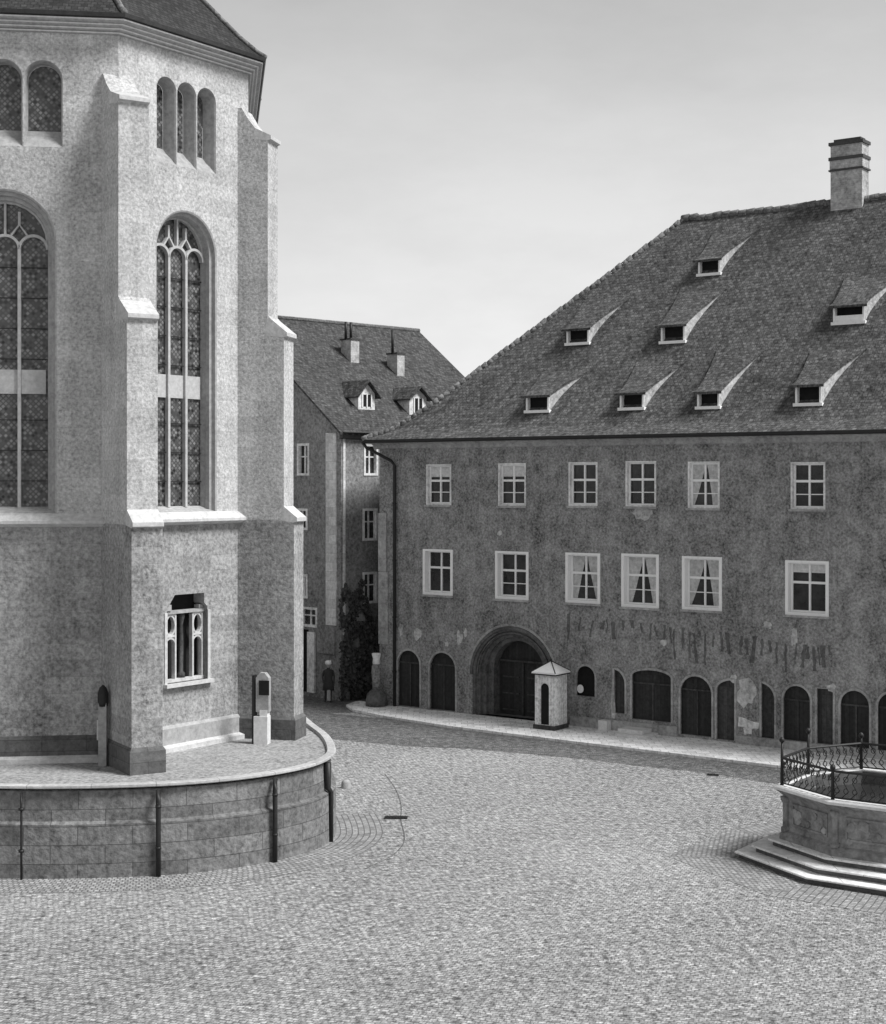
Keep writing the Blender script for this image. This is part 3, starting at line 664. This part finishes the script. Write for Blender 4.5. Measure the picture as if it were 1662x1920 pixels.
for j, (x0, x1, y0, y1, ex, ey) in enumerate(dorm):
    w0, _ = roof_hit((x0 + x1) / 2, y1); wo_ = w0 - .02
    s0 = FA.inv(x0, y1, -w0)[0]; s1 = FA.inv(x1, y1, -w0)[0]; ht_ = FA.inv((x0 + x1) / 2, y0, -w0)[1]; hb_ = rh(w0)
    w1, _ = roof_hit(ex, ey); w1 = min(max(w1, w0 + 1.6), w0 + 3.2)
    prof = []
    for k in range(7):
        t = k / 6; wk = w0 + (w1 - w0) * t; lin = ht_ + (rh(w1) + .02 - ht_) * t; prof.append((wk, lin - .14 * math.sin(math.pi * t) ))
    prof = []
    for k in range(9):
        t = k / 8; wk = w0 + (w1 - w0) * t; prof.append((wk, rh(wk) + (ht_ - hb_) * (1 - t) ** (1.15 + .12 * (j % 3))))
    d_ = MB()
    for sq in (s0, s1):       # cheeks
        sg = -1 if sq == s0 else 1; fl_ = [(sg * .95 if sg > 0 else -.22) * (k / 8) ** 1.9 for k in range(9)]; tp_ = [FA.pt(sq + f, -w_, h_) for f, (w_, h_) in zip(fl_, prof)]; bt_ = [FA.pt(sq + f * 1.0, -w_, rh(w_) - .05) for f, (w_, _h) in zip(fl_, prof)]; d_.loft(tp_, bt_, closed=False)
    dm = d_.build('dormer', 'cheek', rt)
    d_ = MB(); up_ = []; dn_ = []
    for idx, (w_, h_) in enumerate([(w0 - .2, ht_ - .09)] + prof):
        fz = .17 if idx == 0 else .05 + .95 * ((idx - 1) / 8) ** 1.9; th = .10 if idx < 8 else .06
        fl0 = fz if idx == 0 else .05 + .22 * ((idx - 1) / 8) ** 1.9
        up_.append([FA.pt(s0 - fl0, -w_, h_ + th), FA.pt(s1 + fz, -w_, h_ + th)]); dn_.append([FA.pt(s0 - fl0, -w_, h_), FA.pt(s1 + fz, -w_, h_)])
    for k in range(len(up_) - 1):
        d_.face([up_[k][0], up_[k][1], up_[k + 1][1], up_[k + 1][0]]); d_.face([dn_[k][0], dn_[k][1], dn_[k + 1][1], dn_[k + 1][0]])
        for q in (0, 1): d_.face([up_[k][q], up_[k + 1][q], dn_[k + 1][q], dn_[k][q]])
    d_.face([up_[0][0], up_[0][1], dn_[0][1], dn_[0][0]])
    d_.build('dormer_roof', 'roof', dm)
    d_ = MB(); d_.box(FA, s0, s1, -w0 - .3, -w0 - .24, hb_ - .05, ht_); d_.build('shutter', 'black', dm)
    d_ = MB(); d_.box(FA, s0 - .06, s1 + .06, -w0 - .2, -w0 + .1, hb_ - .03, hb_ + .09)
    d_.box(FA, s0, s0 + .08, -w0 - .2, -w0 + .02, hb_ + .09, ht_); d_.box(FA, s1 - .08, s1, -w0 - .2, -w0 + .02, hb_ + .09, ht_)
    if j == 6: d_.box(FA, s0 + .08, s1 - .08, -w0 - .2, -w0 - .03, hb_ + .09, hb_ + .34)
    d_.build('sill', 'white', dm)
# big chimney
w0, _ = roof_hit(1590, 392); cs0 = FA.inv(1558, 380, -w0)[0]; cs1 = FA.inv(1617, 380, -w0)[0]; Yc = FA.pt(cs0, -w0, 0).y
hc = lambda py: EYE - (py - HOR) * Yc / FOC
c_ = MB(); cd = .75
c_.box(FA, cs0, cs1, -w0 - cd, -w0, hc(410) - .6, hc(322)); c_.build('chimney', 'chimney', rt)
chm = rt.children[-1]
c_ = MB(); c_.box(FA, cs0 - .03, cs1 + .03, -w0 - cd - .03, -w0 + .03, hc(318), hc(300)); c_.box(FA, cs0 + .02, cs1 - .02, -w0 - cd + .02, -w0 - .02, hc(322), hc(318)); c_.box(FA, cs0, cs1, -w0 - cd, -w0, hc(300), hc(268)); c_.build('upper_stack', 'chimney', chm)
c_ = MB(); e = .07
for a, b in ((322, 319), (302, 296), (274, 268)): c_.box(FA, cs0 - e, cs1 + e, -w0 - cd - e, -w0 + e, hc(a) , hc(b))
c_.box(FA, cs0 + .1, cs1 - .1, -w0 - cd + .1, -w0 - .1, hc(268), hc(262)); c_.build('cap_band', 'lead', chm)

# ------------------------------------------------------------ gabled house behind
FH = Frame(-4.64, 70.4, 44.1)     # front wall, u recedes right; gable runs back-left from its origin
GW = 15.3; EV = 12.43; RG = 18.2; HL = 11.8
hs = thing('gabled_house', FH.o, 'tall narrow gabled house at the street end between church and arcade building', 'house')
FG = Frame(-4.64, 70.4, 44.1 - 90)     # gable wall: s negative goes back-left
h_ = MB()
gw = [(560, 578, 835, 888), (553, 575, 957, 990), (560, 575, 1080, 1118), (567, 593, 1142, 1172)]
gh = []
for x0, x1, y0, y1 in gw:
    a, b = FG.inv(x0, y0)[0], FG.inv(x1, y0)[0]; xm = (x0 + x1) / 2; gh.append([(a, FG.inv(xm, y1)[1]), (b, FG.inv(xm, y1)[1]), (b, FG.inv(xm, y0)[1]), (a, FG.inv(xm, y0)[1])])
dx0, dx1 = FG.inv(560, 1260)[0], FG.inv(579, 1260)[0]; gd = [(dx0, .15), (dx1, .15), (dx1, 3.1), (dx0, 3.1)]
h_.wall(FG, [(-GW, 0), (0, 0), (0, EV), (-GW / 2, RG - .05), (-GW, EV)], gh + [gd])
fwn = [(685, 706, 836, 888), (683, 705, 957, 1010), (683, 705, 1076, 1128)]
fh = []
for x0, x1, y0, y1 in fwn:
    a, b = FH.inv(x0, y0)[0], FH.inv(x1, y0)[0]; xm = (x0 + x1) / 2; fh.append([(a, FH.inv(xm, y1)[1]), (b, FH.inv(xm, y1)[1]), (b, FH.inv(xm, y0)[1]), (a, FH.inv(xm, y0)[1])])
h_.wall(FH, [(0, 0), (HL, 0), (HL, EV), (0, EV)], fh)
h_.face([FH.pt(HL, 0, 0), FH.pt(HL, -GW, 0), FH.pt(HL, -GW, EV), FH.pt(HL, -GW / 2, RG), FH.pt(HL, 0, EV)])
h_.face([FH.pt(0, -GW, 0), FH.pt(HL, -GW, 0), FH.pt(HL, -GW, EV), FH.pt(0, -GW, EV)])
for H in gh + [gd]: h_.loft(ring3(FG, H, 0), ring3(FG, H, -.2))
for H in fh: h_.loft(ring3(FH, H, 0), ring3(FH, H, -.2))
h_.build('wall', 'plaster_house', hs)
for F, hl in ((FG, gh), (FH, fh)):
    for H in hl:
        (a, b0), (b, _), (_, b1), _ = H
        x_ = MB(); e = .09; o1 = [(a - e, b0 - e), (b + e, b0 - e), (b + e, b1 + e), (a - e, b1 + e)]; o2 = [(a + .02, b0 + .02), (b - .02, b0 + .02), (b - .02, b1 - .02), (a + .02, b1 - .02)]
        x_.rings([ring3(F, o1, 0), ring3(F, o1, .03), ring3(F, o2, .03), ring3(F, o2, -.19)]); wn = x_.build('window', 'white_old', hs)
        x_ = MB(); c = (a + b) / 2; x_.box(F, c - .04, c + .04, -.17, -.1, b0 + .02, b1 - .02); mh = b0 + (b1 - b0) * .6; x_.box(F, a + .02, b - .02, -.168, -.11, mh - .03, mh + .03); x_.build('sash', 'white_old', wn)
        x_ = MB(); x_.face(ring3(F, o2, -.16)); x_.build('pane', 'glass', wn)
x_ = MB(); x_.face(ring3(FG, gd, -.18)); dr = x_.build('door', 'black', hs)
x_ = MB(); s0, s1 = FG.inv(579, 1260)[0], FG.inv(592, 1260)[0]; x_.box(FG, s0, s1, -.02, .1, .2, 3.0); x_.build('door_leaf', 'white_old', dr)
x_ = MB(); x_.box(FG, FG.inv(613, 1000)[0], FG.inv(632, 1000)[0], -.02, .07, FG.inv(620, 1172)[1], EV - .2); x_.build('pale_pilaster', 'quoin', hs)
x_ = MB(); x_.box(FG, FG.inv(598, 1000)[0], FG.inv(630, 1000)[0], 0, .12, 2.1, 3.4); x_.build('notice_board', 'plaster_house', hs)
x_ = MB(); x_.box(FH, .1, FH.inv(647, 1000)[0], 0, .04, 3, EV - .3); x_.build('quoins', 'quoin', hs)
x_ = MB(); s_, hh = FH.inv(673, 1160); x_.prism(FH, arc(s_, hh - .1, .3, .34, 0, 180, 10), 0, .12); x_.build('lunette', 'surround', hs)
x_ = MB(); ov = .25; e = .25; sl_ = (RG - EV) / (GW / 2)
for a, b, c, d in ((e, 0, -GW / 2, 1), (-GW - e, -GW, -GW / 2, 1)):
    ee = EV - sl_ * e
    x_.rings([[FH.pt(-ov, a, ee), FH.pt(HL + ov, a, ee)], [FH.pt(-ov, c, RG), FH.pt(HL + ov, c, RG)]], closed=False)
    x_.rings([[FH.pt(-ov, a, ee - .12), FH.pt(HL + ov, a, ee - .12)], [FH.pt(-ov, c, RG - .12), FH.pt(HL + ov, c, RG - .12)]], closed=False)
    for u in (-ov, HL + ov): x_.face([FH.pt(u, a, ee), FH.pt(u, c, RG), FH.pt(u, c, RG - .12), FH.pt(u, a, ee - .12)])
    x_.face([FH.pt(-ov, a, ee), FH.pt(HL + ov, a, ee), FH.pt(HL + ov, a, ee - .12), FH.pt(-ov, a, ee - .12)])
hr = x_.build('roof', 'roof_house', hs)
x_ = MB(); x_.tube([FH.pt(-ov, -GW / 2, RG + .03), FH.pt(HL + ov, -GW / 2, RG + .03)], .12, 6); x_.build('ridge_tiles', 'ridge', hr, True)
x_ = MB(); pr = [(.0, EV - .5), (.22, EV - .42), (.25, EV - .22), (.42, EV - .19), (.0, EV - .1)]; x_.rings([[FH.pt(-.1, d, h) for d, h in pr], [FH.pt(HL, d, h) for d, h in pr]], cap0=True, cap1=True); x_.build('eaves_board', 'lead', hs)
def hroof(px, py):
    lo, hi_ = 0, GW / 2
    for _ in range(40):
        m = (lo + hi_) / 2; s, h = FH.inv(px, py, -m)
        if h > EV + sl_ * m: lo = m
        else: hi_ = m
    return m, s
for (px, py, wq, ytop, pipes) in ((666, 680, .55, 637, ((-.05, 603), (.28, 603))), (752, 705, .5, 664, ((.0, 618),))):
    m, s = hroof(px, py); Yc = FH.pt(s, -m, 0).y; f = lambda y: EYE - (y - HOR) * Yc / FOC
    x_ = MB(); x_.box(FH, s - wq / 2, s + wq / 2, -m - .75, -m, f(py) - .8, f(ytop)); chh = x_.build('chimney', 'chimney', hr)
    x_ = MB(); x_.box(FH, s - wq / 2 - .05, s + wq / 2 + .05, -m - .8, -m + .05, f(ytop), f(ytop) + .08); x_.build('cap_band', 'lead', chh)
    for o, yt in pipes:
        x_ = MB(); q = FH.pt(s - .25 + o, -m - .35, 0); x_.tube([V3(q.x, q.y, f(ytop)), V3(q.x, q.y, f(yt))], .07, 8); x_.build('stove_pipe', 'iron', chh, True)
for (x0, x1, yb, ye, ya) in ((672, 703, 768, 738, 715), (768, 800, 778, 745, 727)):
    m, s = hroof((x0 + x1) / 2, yb); s0 = FH.inv(x0, yb, -m)[0]; s1 = FH.inv(x1, yb, -m)[0]; Yc = FH.pt(s, -m, 0).y; f = lambda y: EYE - (y - HOR) * Yc / FOC
    hb_, he, ha = f(yb), f(ye), f(ya); c = (s0 + s1) / 2; back_ = (he - hb_) / sl_; backr = (ha - hb_) / sl_
    x_ = MB(); x_.face([FH.pt(s0, -m, hb_), FH.pt(s1, -m, hb_), FH.pt(s1, -m, he), FH.pt(c, -m, ha - .05), FH.pt(s0, -m, he)])
    for s_ in (s0, s1): x_.face([FH.pt(s_, -m, hb_), FH.pt(s_, -m, he), FH.pt(s_, -m - back_, he)])
    dm = x_.build('dormer', 'white_old', hr)
    x_ = MB(); o_ = .2; dh = (ha - he) * o_ / ((s1 - s0) / 2)
    for s_, sg in ((s0, -1), (s1, 1)):
        A_ = [FH.pt(c, -m + .25, ha), FH.pt(s_ + sg * o_, -m + .25, he - dh), FH.pt(s_ + sg * o_, -m - back_ + .1, he - dh), FH.pt(c, -m - backr, ha)]
        B_ = [p + V3(0, 0, .07) for p in A_]; x_.rings([A_, B_], cap0=True, cap1=True)
    x_.build('dormer_roof', 'roof_house', dm)
    x_ = MB(); x_.box(FH, c - .28, c + .28, -m - .02, -m + .015, hb_ + .15, he - .05); x_.build('pane', 'black', dm)
    x_ = MB(); 
    for q in (-.28, 0, .28): x_.box(FH, c + q - .03, c + q + .03, -m, -m + .05, hb_ + .12, he - .03)
    x_.build('sash', 'white', dm)

iv = thing('climbing_plant', FH.pt(1.3, .1, 0), 'dark leafy climbing plant on the shaded wall between gabled house and arcade building', 'climbing plant')
st_ = MB()
for a_ in (.5, 1.2, 2.0): st_.tube([FH.pt(a_, .12, 0), FH.pt(a_ + .15, .08, 1.2), FH.pt(a_ - .1, .07, 2.4), FH.pt(a_ + .1, .06, 3.8)], [.05, .04, .03, .015], 6)
st_.build('stem', 'wood_mid', iv, True)
lf = MB(); rnd = random.Random(9)
for k in range(3800):
    s_ = rnd.uniform(-.15, 3.2); top_ = 4.6 + .8 * math.sin(s_ * 2.1) + .5 * math.sin(s_ * 5.3 + 1); z_ = rnd.uniform(0, 1) ** .85 * top_
    if math.sin(s_ * 4 + z_ * 1.7) * math.cos(z_ * 3.1 - s_ * 2) > .55: continue
    d_ = .04 + rnd.random() * (.1 + .3 * math.exp(-z_ * .8)); r_ = rnd.uniform(.05, .1); c_ = FH.pt(s_, d_, z_)
    n_ = (FH.n + V3(rnd.uniform(-.8, .8), rnd.uniform(-.8, .8), rnd.uniform(-.2, 1))).normalized(); t_ = n_.cross(V3(0, 0, 1)).normalized(); b_ = n_.cross(t_)
    lf.face([c_ - t_ * r_, c_ - b_ * r_ * 1.2, c_ + t_ * r_, c_ + b_ * r_])
lf.build('leaves', M['leaf'], iv)

# ------------------------------------------------------------ sentry box
sbp = at(1003.5, 1366, .11); FSB = Frame(sbp.x, sbp.y, -36.17)
sx = thing('sentry_box', sbp, 'white wooden sentry box with arched doorway and pointed roof by the gate', 'sentry box')
W_, D_, HB = .92, .95, 2.33
m_ = MB(); hole = arch(W_ / 2, .2, .3, 1.75, .2, 10)
m_.wall(FSB, [(0, .28), (W_, .28), (W_, HB), (0, HB)], [hole]); m_.loft(ring3(FSB, hole, 0), ring3(FSB, hole, -.06))
m_.face([FSB.pt(0, 0, .28), FSB.pt(0, -D_, .28), FSB.pt(0, -D_, HB), FSB.pt(0, 0, HB)]); m_.face([FSB.pt(0, -D_, .28), FSB.pt(W_, -D_, .28), FSB.pt(W_, -D_, HB), FSB.pt(0, -D_, HB)])
m_.build('body', 'white_board', sx)
m_ = MB(); m_.box(FSB, W_ - .03, W_ + .0015, -D_ + .002, -.002, .285, HB - .002); 
m_.build('side_panel', 'white_board', sx)
m_ = MB(); m_.face(ring3(FSB, arch(W_ / 2, .2, .3, 1.75, .2, 10), -.055)); m_.build('doorway', 'black', sx)
m_ = MB(); m_.box(FSB, -.05, W_ + .05, -D_ - .05, .07, .11, .28); m_.build('base', 'wood_mid', sx)
m_ = MB(); e = .1; b0 = [FSB.pt(-e, e, HB), FSB.pt(W_ + e, e, HB), FSB.pt(W_ + e, -D_ - e, HB), FSB.pt(-e, -D_ - e, HB)]; b1 = [p + V3(0, 0, .06) for p in b0]
m_.rings([b0, b1], cap0=True); ap = FSB.pt(W_ / 2, -D_ / 2, HB + .46)
for i in range(4): m_.face([b1[i], b1[(i + 1) % 4], ap])
rfx = m_.build('roof', 'white', sx)
m_ = MB(); 
for p in b1: m_.tube([p, ap + V3(0, 0, .02)], .022, 6)
m_.lathe(ap, [(.03, 0), (.05, .06), (.01, .12)], 8); m_.build('hip_strips', 'iron', rfx)
m_ = MB(); m_.rings([[p + V3(0, 0, -.05) for p in b0], b0], cap0=True); m_.build('eaves_board', 'iron', rfx)

# ------------------------------------------------------------ octagonal fountain
bz = .54
A0 = V3(9.1, 40.96); dirs = [65, 35, -25, -55]; ln = [1.98, 1.98, 1.75, 1.75]
fp = [(A0.x, A0.y)]
for k in range(7):
    a = R(dirs[k % 4]); sg = 1 if k < 4 else -1; l = ln[k % 4]
    fp.append((fp[-1][0] + sg * l * math.cos(a), fp[-1][1] - sg * l * math.sin(a)))
fc = V3(sum(p[0] for p in fp) / 8, sum(p[1] for p in fp) / 8)
ft = thing('fountain', fc, 'octagonal carved stone fountain basin on three steps with iron railing', 'fountain')
sg_ = 1 if Vector((offset(fp, 1)[0][0] - fc.x, offset(fp, 1)[0][1] - fc.y)).length > Vector((fp[0][0] - fc.x, fp[0][1] - fc.y)).length else -1
OF = lambda d: offset(fp, d * sg_)
for k, (d, z0, z1) in enumerate(((1.18, 0, .18), (.80, .18, .36), (.42, .36, .54))):
    m_ = MB(); m_.rings([at_h(OF(d - .12), z1 - .046), at_h(OF(d), z1 - .045), at_h(OF(d), z1 - .012), at_h(OF(d - .015), z1)], cap1=True)
    stp = m_.build('step', 'step', ft)
    m_ = MB(); m_.rings([at_h(OF(d - .11), z0 - .02), at_h(OF(d - .11), z1 - .046)]); m_.build('riser', 'church_dark', stp)  # risers coloured darker than the treads to paint their shade
m_ = MB(); m_.rings([at_h(OF(d), z) for d, z in ((.16, bz - .02), (.16, bz + .14), (.1, bz + .2), (.02, bz + .24), (0, bz + .3), (0, 1.55), (.03, 1.62), (.1, 1.72), (.2, 1.8), (.24, 1.84))])
body = m_.build('basin', 'fountain', ft)
m_ = MB(); m_.rings([at_h(OF(d), z) for d, z in ((.22, 1.84), (.3, 1.86), (.3, 1.93), (.26, 1.96), (-.02, 1.96), (-.02, 1.9))]); m_.build('rim', 'rim', ft)
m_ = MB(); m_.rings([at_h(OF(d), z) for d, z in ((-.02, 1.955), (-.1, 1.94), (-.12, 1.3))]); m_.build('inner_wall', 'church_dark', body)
m_ = MB(); m_.rings([at_h(OF(-.08), 1.62)], cap1=True); m_.build('water', 'water', ft)
for i in range(8):
    a = Vector(fp[i]); b = Vector(fp[(i + 1) % 8]); t = (b - a).normalized(); ln_ = (b - a).length; ang = math.degrees(math.atan2(t.y, t.x))
    F = Frame(a.x, a.y, ang)
    if (F.n.xy).dot(Vector((a.x - fc.x, a.y - fc.y))) < 0: F.n = -F.n
    m_ = MB(); o = [(.3, bz + .42), (ln_ - .3, bz + .42), (ln_ - .3, 1.5), (.3, 1.5)]
    m_.bar(F, o + [o[0]], .06, .0, .035); m_.build('panel_frame', 'fountain', body)
    m_ = MB(); rnd = random.Random(i)
    cx_ = ln_ / 2
    for q in range(9):
        ca = rnd.uniform(.35, ln_ - .35); ch_ = rnd.uniform(bz + .45, 1.42) - .12 * abs(ca - cx_); rr_ = rnd.uniform(.07, .17); nn = 11
        m_ = MB(); m_.prism(F, [(ca + rr_ * rnd.uniform(.7, 1.25) * math.cos(2 * math.pi * z / nn), ch_ + rr_ * rnd.uniform(.6, 1.2) * math.sin(2 * math.pi * z / nn)) for z in range(nn)], -.01, .012 + .004 * q)
        m_.build('relief', 'surround' if (i == 0 and q % 2) else 'fountain', body)
    m_ = MB(); 
    m_.lathe(V3(a.x, a.y, 0) + F.n * .02 - V3(0, 0, 0), [(.13, bz + .2), (.13, bz + .3), (.085, bz + .34), (.085, 1.5), (.13, 1.56), (.15, 1.66)], 10); m_.build('corner_column', 'fountain', body, True)
rl = MB()
RP = OF(.1); rt_ = 2.68
rail = ft
m_ = MB()
for i in range(8): m_.tube([V3(*RP[i], rt_), V3(*RP[(i + 1) % 8], rt_)], .035, 6); m_.tube([V3(*RP[i], 2.02), V3(*RP[(i + 1) % 8], 2.02)], .02, 6)
ra = m_.build('railing', 'iron', ft)
for i in range(8):
    m_ = MB(); hgt = 3.1 if i in (0, 7) else (2.9 if i == 1 else 2.85)
    if i == 1: hgt = rt_ + .04
    m_.tube([V3(*RP[i], 1.95), V3(*RP[i], rt_), V3(*RP[i], hgt)], [.05, .04, .03]); m_.lathe(V3(*RP[i], hgt - .02), [(.03, 0), (.07, .04), (.075, .09), (.03, .15)], 10); m_.build('post', 'iron', ra, True)
    a = Vector(RP[i]); b = Vector(RP[(i + 1) % 8]); t = (b - a); L_ = t.length; t.normalize(); F = Frame(a.x, a.y, math.degrees(math.atan2(t.y, t.x)))
    m_ = MB(); n = int(L_ / .21)
    for k in range(n):
        s_ = (k + .5) * L_ / n
        m_.bar(F, [(s_ - .1, 2.03), (s_ + .07, 2.2), (s_ - .06, 2.42), (s_ + .1, rt_)], .022, -.011, .011)
        m_.bar(F, arc(s_, 2.2, .06, .07, 0, 360, 8), .018, -.009, .009); m_.bar(F, arc(s_, 2.5, .06, .07, 0, 360, 8), .018, -.009, .009)
    m_.build('scrollwork', 'iron', ra)
ap_ = MB(); Pc = OF(1.2); Pc = Pc + [Pc[0]]
for (p, q, o1, o2) in zip(Pc, Pc[1:], (OF(2.7) + [OF(2.7)[0]]), (OF(2.7) + [OF(2.7)[0]])[1:]):
    L_ = math.dist(p, q); ap_.face([V3(*p, .007), V3(*q, .007), V3(*o2, .007), V3(*o1, .007)], [(0, 0), (0, L_), (1.5, L_ + .6), (1.5, -.6)])
tag(ap_.build('fountain_apron', 'apron'), kind='structure')

# ------------------------------------------------------------ corner column on its guard stone, left end of the arcade building
cp0 = at(727, 1336, 0); cp0 = FA.pt(.18, .45, .1)
cc_ = thing('corner_column', cp0, 'slender tapering stone column with white capital on a rounded block at the building corner', 'column')
m_ = MB(); m_.lathe(cp0, [(.5, 0), (.5, .22), (.44, .5), (.34, .62), (.2, .74)], 9); m_.build('block', 'mural_and_shade', cc_, True)
m_ = MB(); m_.lathe(cp0, [(.17, .72), (.18, 1.0), (.22, 1.5), (.2, 1.75), (.15, 1.85)], 12); m_.build('shaft', 'plaster', cc_, True)
m_ = MB(); m_.lathe(cp0, [(.15, 1.85), (.17, 1.9), (.15, 2.1), (.2, 2.25), (.2, 2.33)], 12); m_.build('capital', 'white_old', cc_, True)
gs = MB(); g0 = at(649, 1478); gs.rings([[g0 + V3(r * math.cos(a), r * math.sin(a) * .7, z) for a in [2 * math.pi * k / 10 for k in range(10)]] for r, z in ((.16, 0), (.15, .18), (.08, .28))], cap1=True)
tag(gs.build('guard_stone', 'jamb', None, True), 'small worn guard stone on the cobbles beyond the curved wall', 'guard stone')
dg = at(743, 1534); gF = Frame(dg.x, dg.y, -4)
m_ = MB(); m_.box(gF, -.34, .34, -.16, .16, -.05, .03)
for k in range(7): m_.box(gF, -.3 + k * .09, -.25 + k * .09, -.13, .13, .03, .045)
tag(m_.build('drain_grate', 'iron'), 'dark iron drain grate set across the curved channel in the cobbles', 'drain grate')
dg = at(1337, 1454); gF = Frame(dg.x, dg.y, -8)
m_ = MB(); m_.box(gF, -.2, .2, -.1, .1, -.05, .03)
for k in range(4): m_.box(gF, -.17 + k * .1, -.12 + k * .1, -.08, .08, .03, .042)
tag(m_.build('gully_cover', 'iron'), 'small dark iron cover in the paving left of the fountain railing', 'gully cover')
# stone steps under the arcade
for (x0, x1, dd, hh, lb) in ((1180, 1226, .9, .34, 'pale stone doorstep under the wide flat arch'), (1134, 1150, .5, .5, 'small pale stone block against the pier right of the sentry box')):
    s0, s1 = FA.inv(x0, 1360)[0], FA.inv(x1, 1360)[0]
    m_ = MB(); m_.box(FA, s0, s1, .16, dd, .11, hh)
    if dd > .6: m_.box(FA, s0 + .1, s1 + .3, .16, dd + .35, .11, hh - .14)
    tag(m_.build('stone_step' if dd > .6 else 'stone_block', 'rim'), lb, 'step' if dd > .6 else 'stone block')

# ------------------------------------------------------------ person standing at the corner of the gabled house
pb = V3((616 - CX) / FOC * 70.0, 70.0, .01)
pe = thing('person', pb, 'person in dark coat and pale cap standing at the corner of the gabled house', 'person')
def skin(name, V, E, rad, material, parent):
    me = bpy.data.meshes.new(name); me.from_pydata([tuple(pb + Vector(v)) for v in V], E, []); me.materials.append(M[material])
    o = bpy.data.objects.new(name, me); sc.collection.objects.link(o); o.parent = parent
    if parent.type == 'EMPTY': o.location = -parent.location
    md = o.modifiers.new('skin', 'SKIN'); md.use_smooth_shade = True
    for i, r in enumerate(rad): me.skin_vertices[0].data[i].radius = (r, r) if not isinstance(r, tuple) else r
    me.skin_vertices[0].data[0].use_root = True
    s = o.modifiers.new('sub', 'SUBSURF'); s.levels = 1; s.render_levels = 2
    return o
Vp = [(0, 0, .95), (0, 0, 1.15), (0, 0, 1.4), (0, -.01, 1.52), (0, -.02, 1.6), (0, -.03, 1.72),
      (-.1, 0, .88), (-.12, -.03, .48), (-.13, .02, .08), (-.14, -.13, .04), (.1, 0, .88), (.11, -.01, .48), (.11, .02, .08), (.12, -.13, .04),
      (-.2, 0, 1.42), (-.27, 0, 1.15), (-.22, -.16, .95), (-.2, -.22, .92), (.2, 0, 1.42), (.26, .02, 1.14), (.25, -.05, .9), (.25, -.07, .83)]
Ep = [(0, 1), (1, 2), (2, 3), (3, 4), (4, 5), (0, 6), (6, 7), (7, 8), (8, 9), (0, 10), (10, 11), (11, 12), (12, 13), (2, 14), (14, 15), (15, 16), (16, 17), (2, 18), (18, 19), (19, 20), (20, 21)]
Rp = [(.15, .11), (.14, .1), (.16, .11), .06, .085, .08, .09, .065, .045, .04, .09, .065, .045, .04, .065, .05, .036, .03, .065, .05, .036, .03]
for base, hx, hz in ((17, -.2, .92), (21, .25, .83)):
    for k in range(5):
        i = len(Vp); fx = hx + (k - 2) * .018
        if base == 17: Vp.append((fx, -.30 if k else -.26, .90 + (0 if k else .02)))
        else: Vp.append((fx, -.08 - (.03 if k == 0 else 0), hz - (.08 if k else .04)))
        Ep.append((base, i)); Rp.append(.009)
bd = skin('body', Vp, Ep, Rp, 'cloth_dark', pe)
m_ = MB(); m_.rings([[pb + V3(.083 * cc2 * math.cos(2 * math.pi * k / 14), -.04 + .1 * cc2 * math.sin(2 * math.pi * k / 14), z) for k in range(14)] for cc2, z in ((.3, 1.55), (.8, 1.59), (1, 1.66), (.98, 1.72), (.6, 1.78))], cap0=True, cap1=True)
m_.lathe(pb + V3(0, -.145, 1.64), [(.018, 0), (.012, .045)], 6); m_.build('face', 'skin', pe, True)
m_ = MB(); m_.lathe(pb + V3(0, -.03, 0), [(.115, 1.71), (.14, 1.74), (.145, 1.83), (.12, 1.88), (.03, 1.9)], 14); m_.build('cap', 'white', pe, True)
m_ = MB(); m_.lathe(pb, [(.27, .55), (.24, .8), (.19, 1.05), (.2, 1.3), (.15, 1.45)], 14); m_.build('coat', 'cloth_dark', pe, True)
m_ = MB(); m_.box(Frame(pb.x, pb.y, -15), .02, .16, .1, .26, .12, .6); m_.build('apron', 'cloth_light', pe)
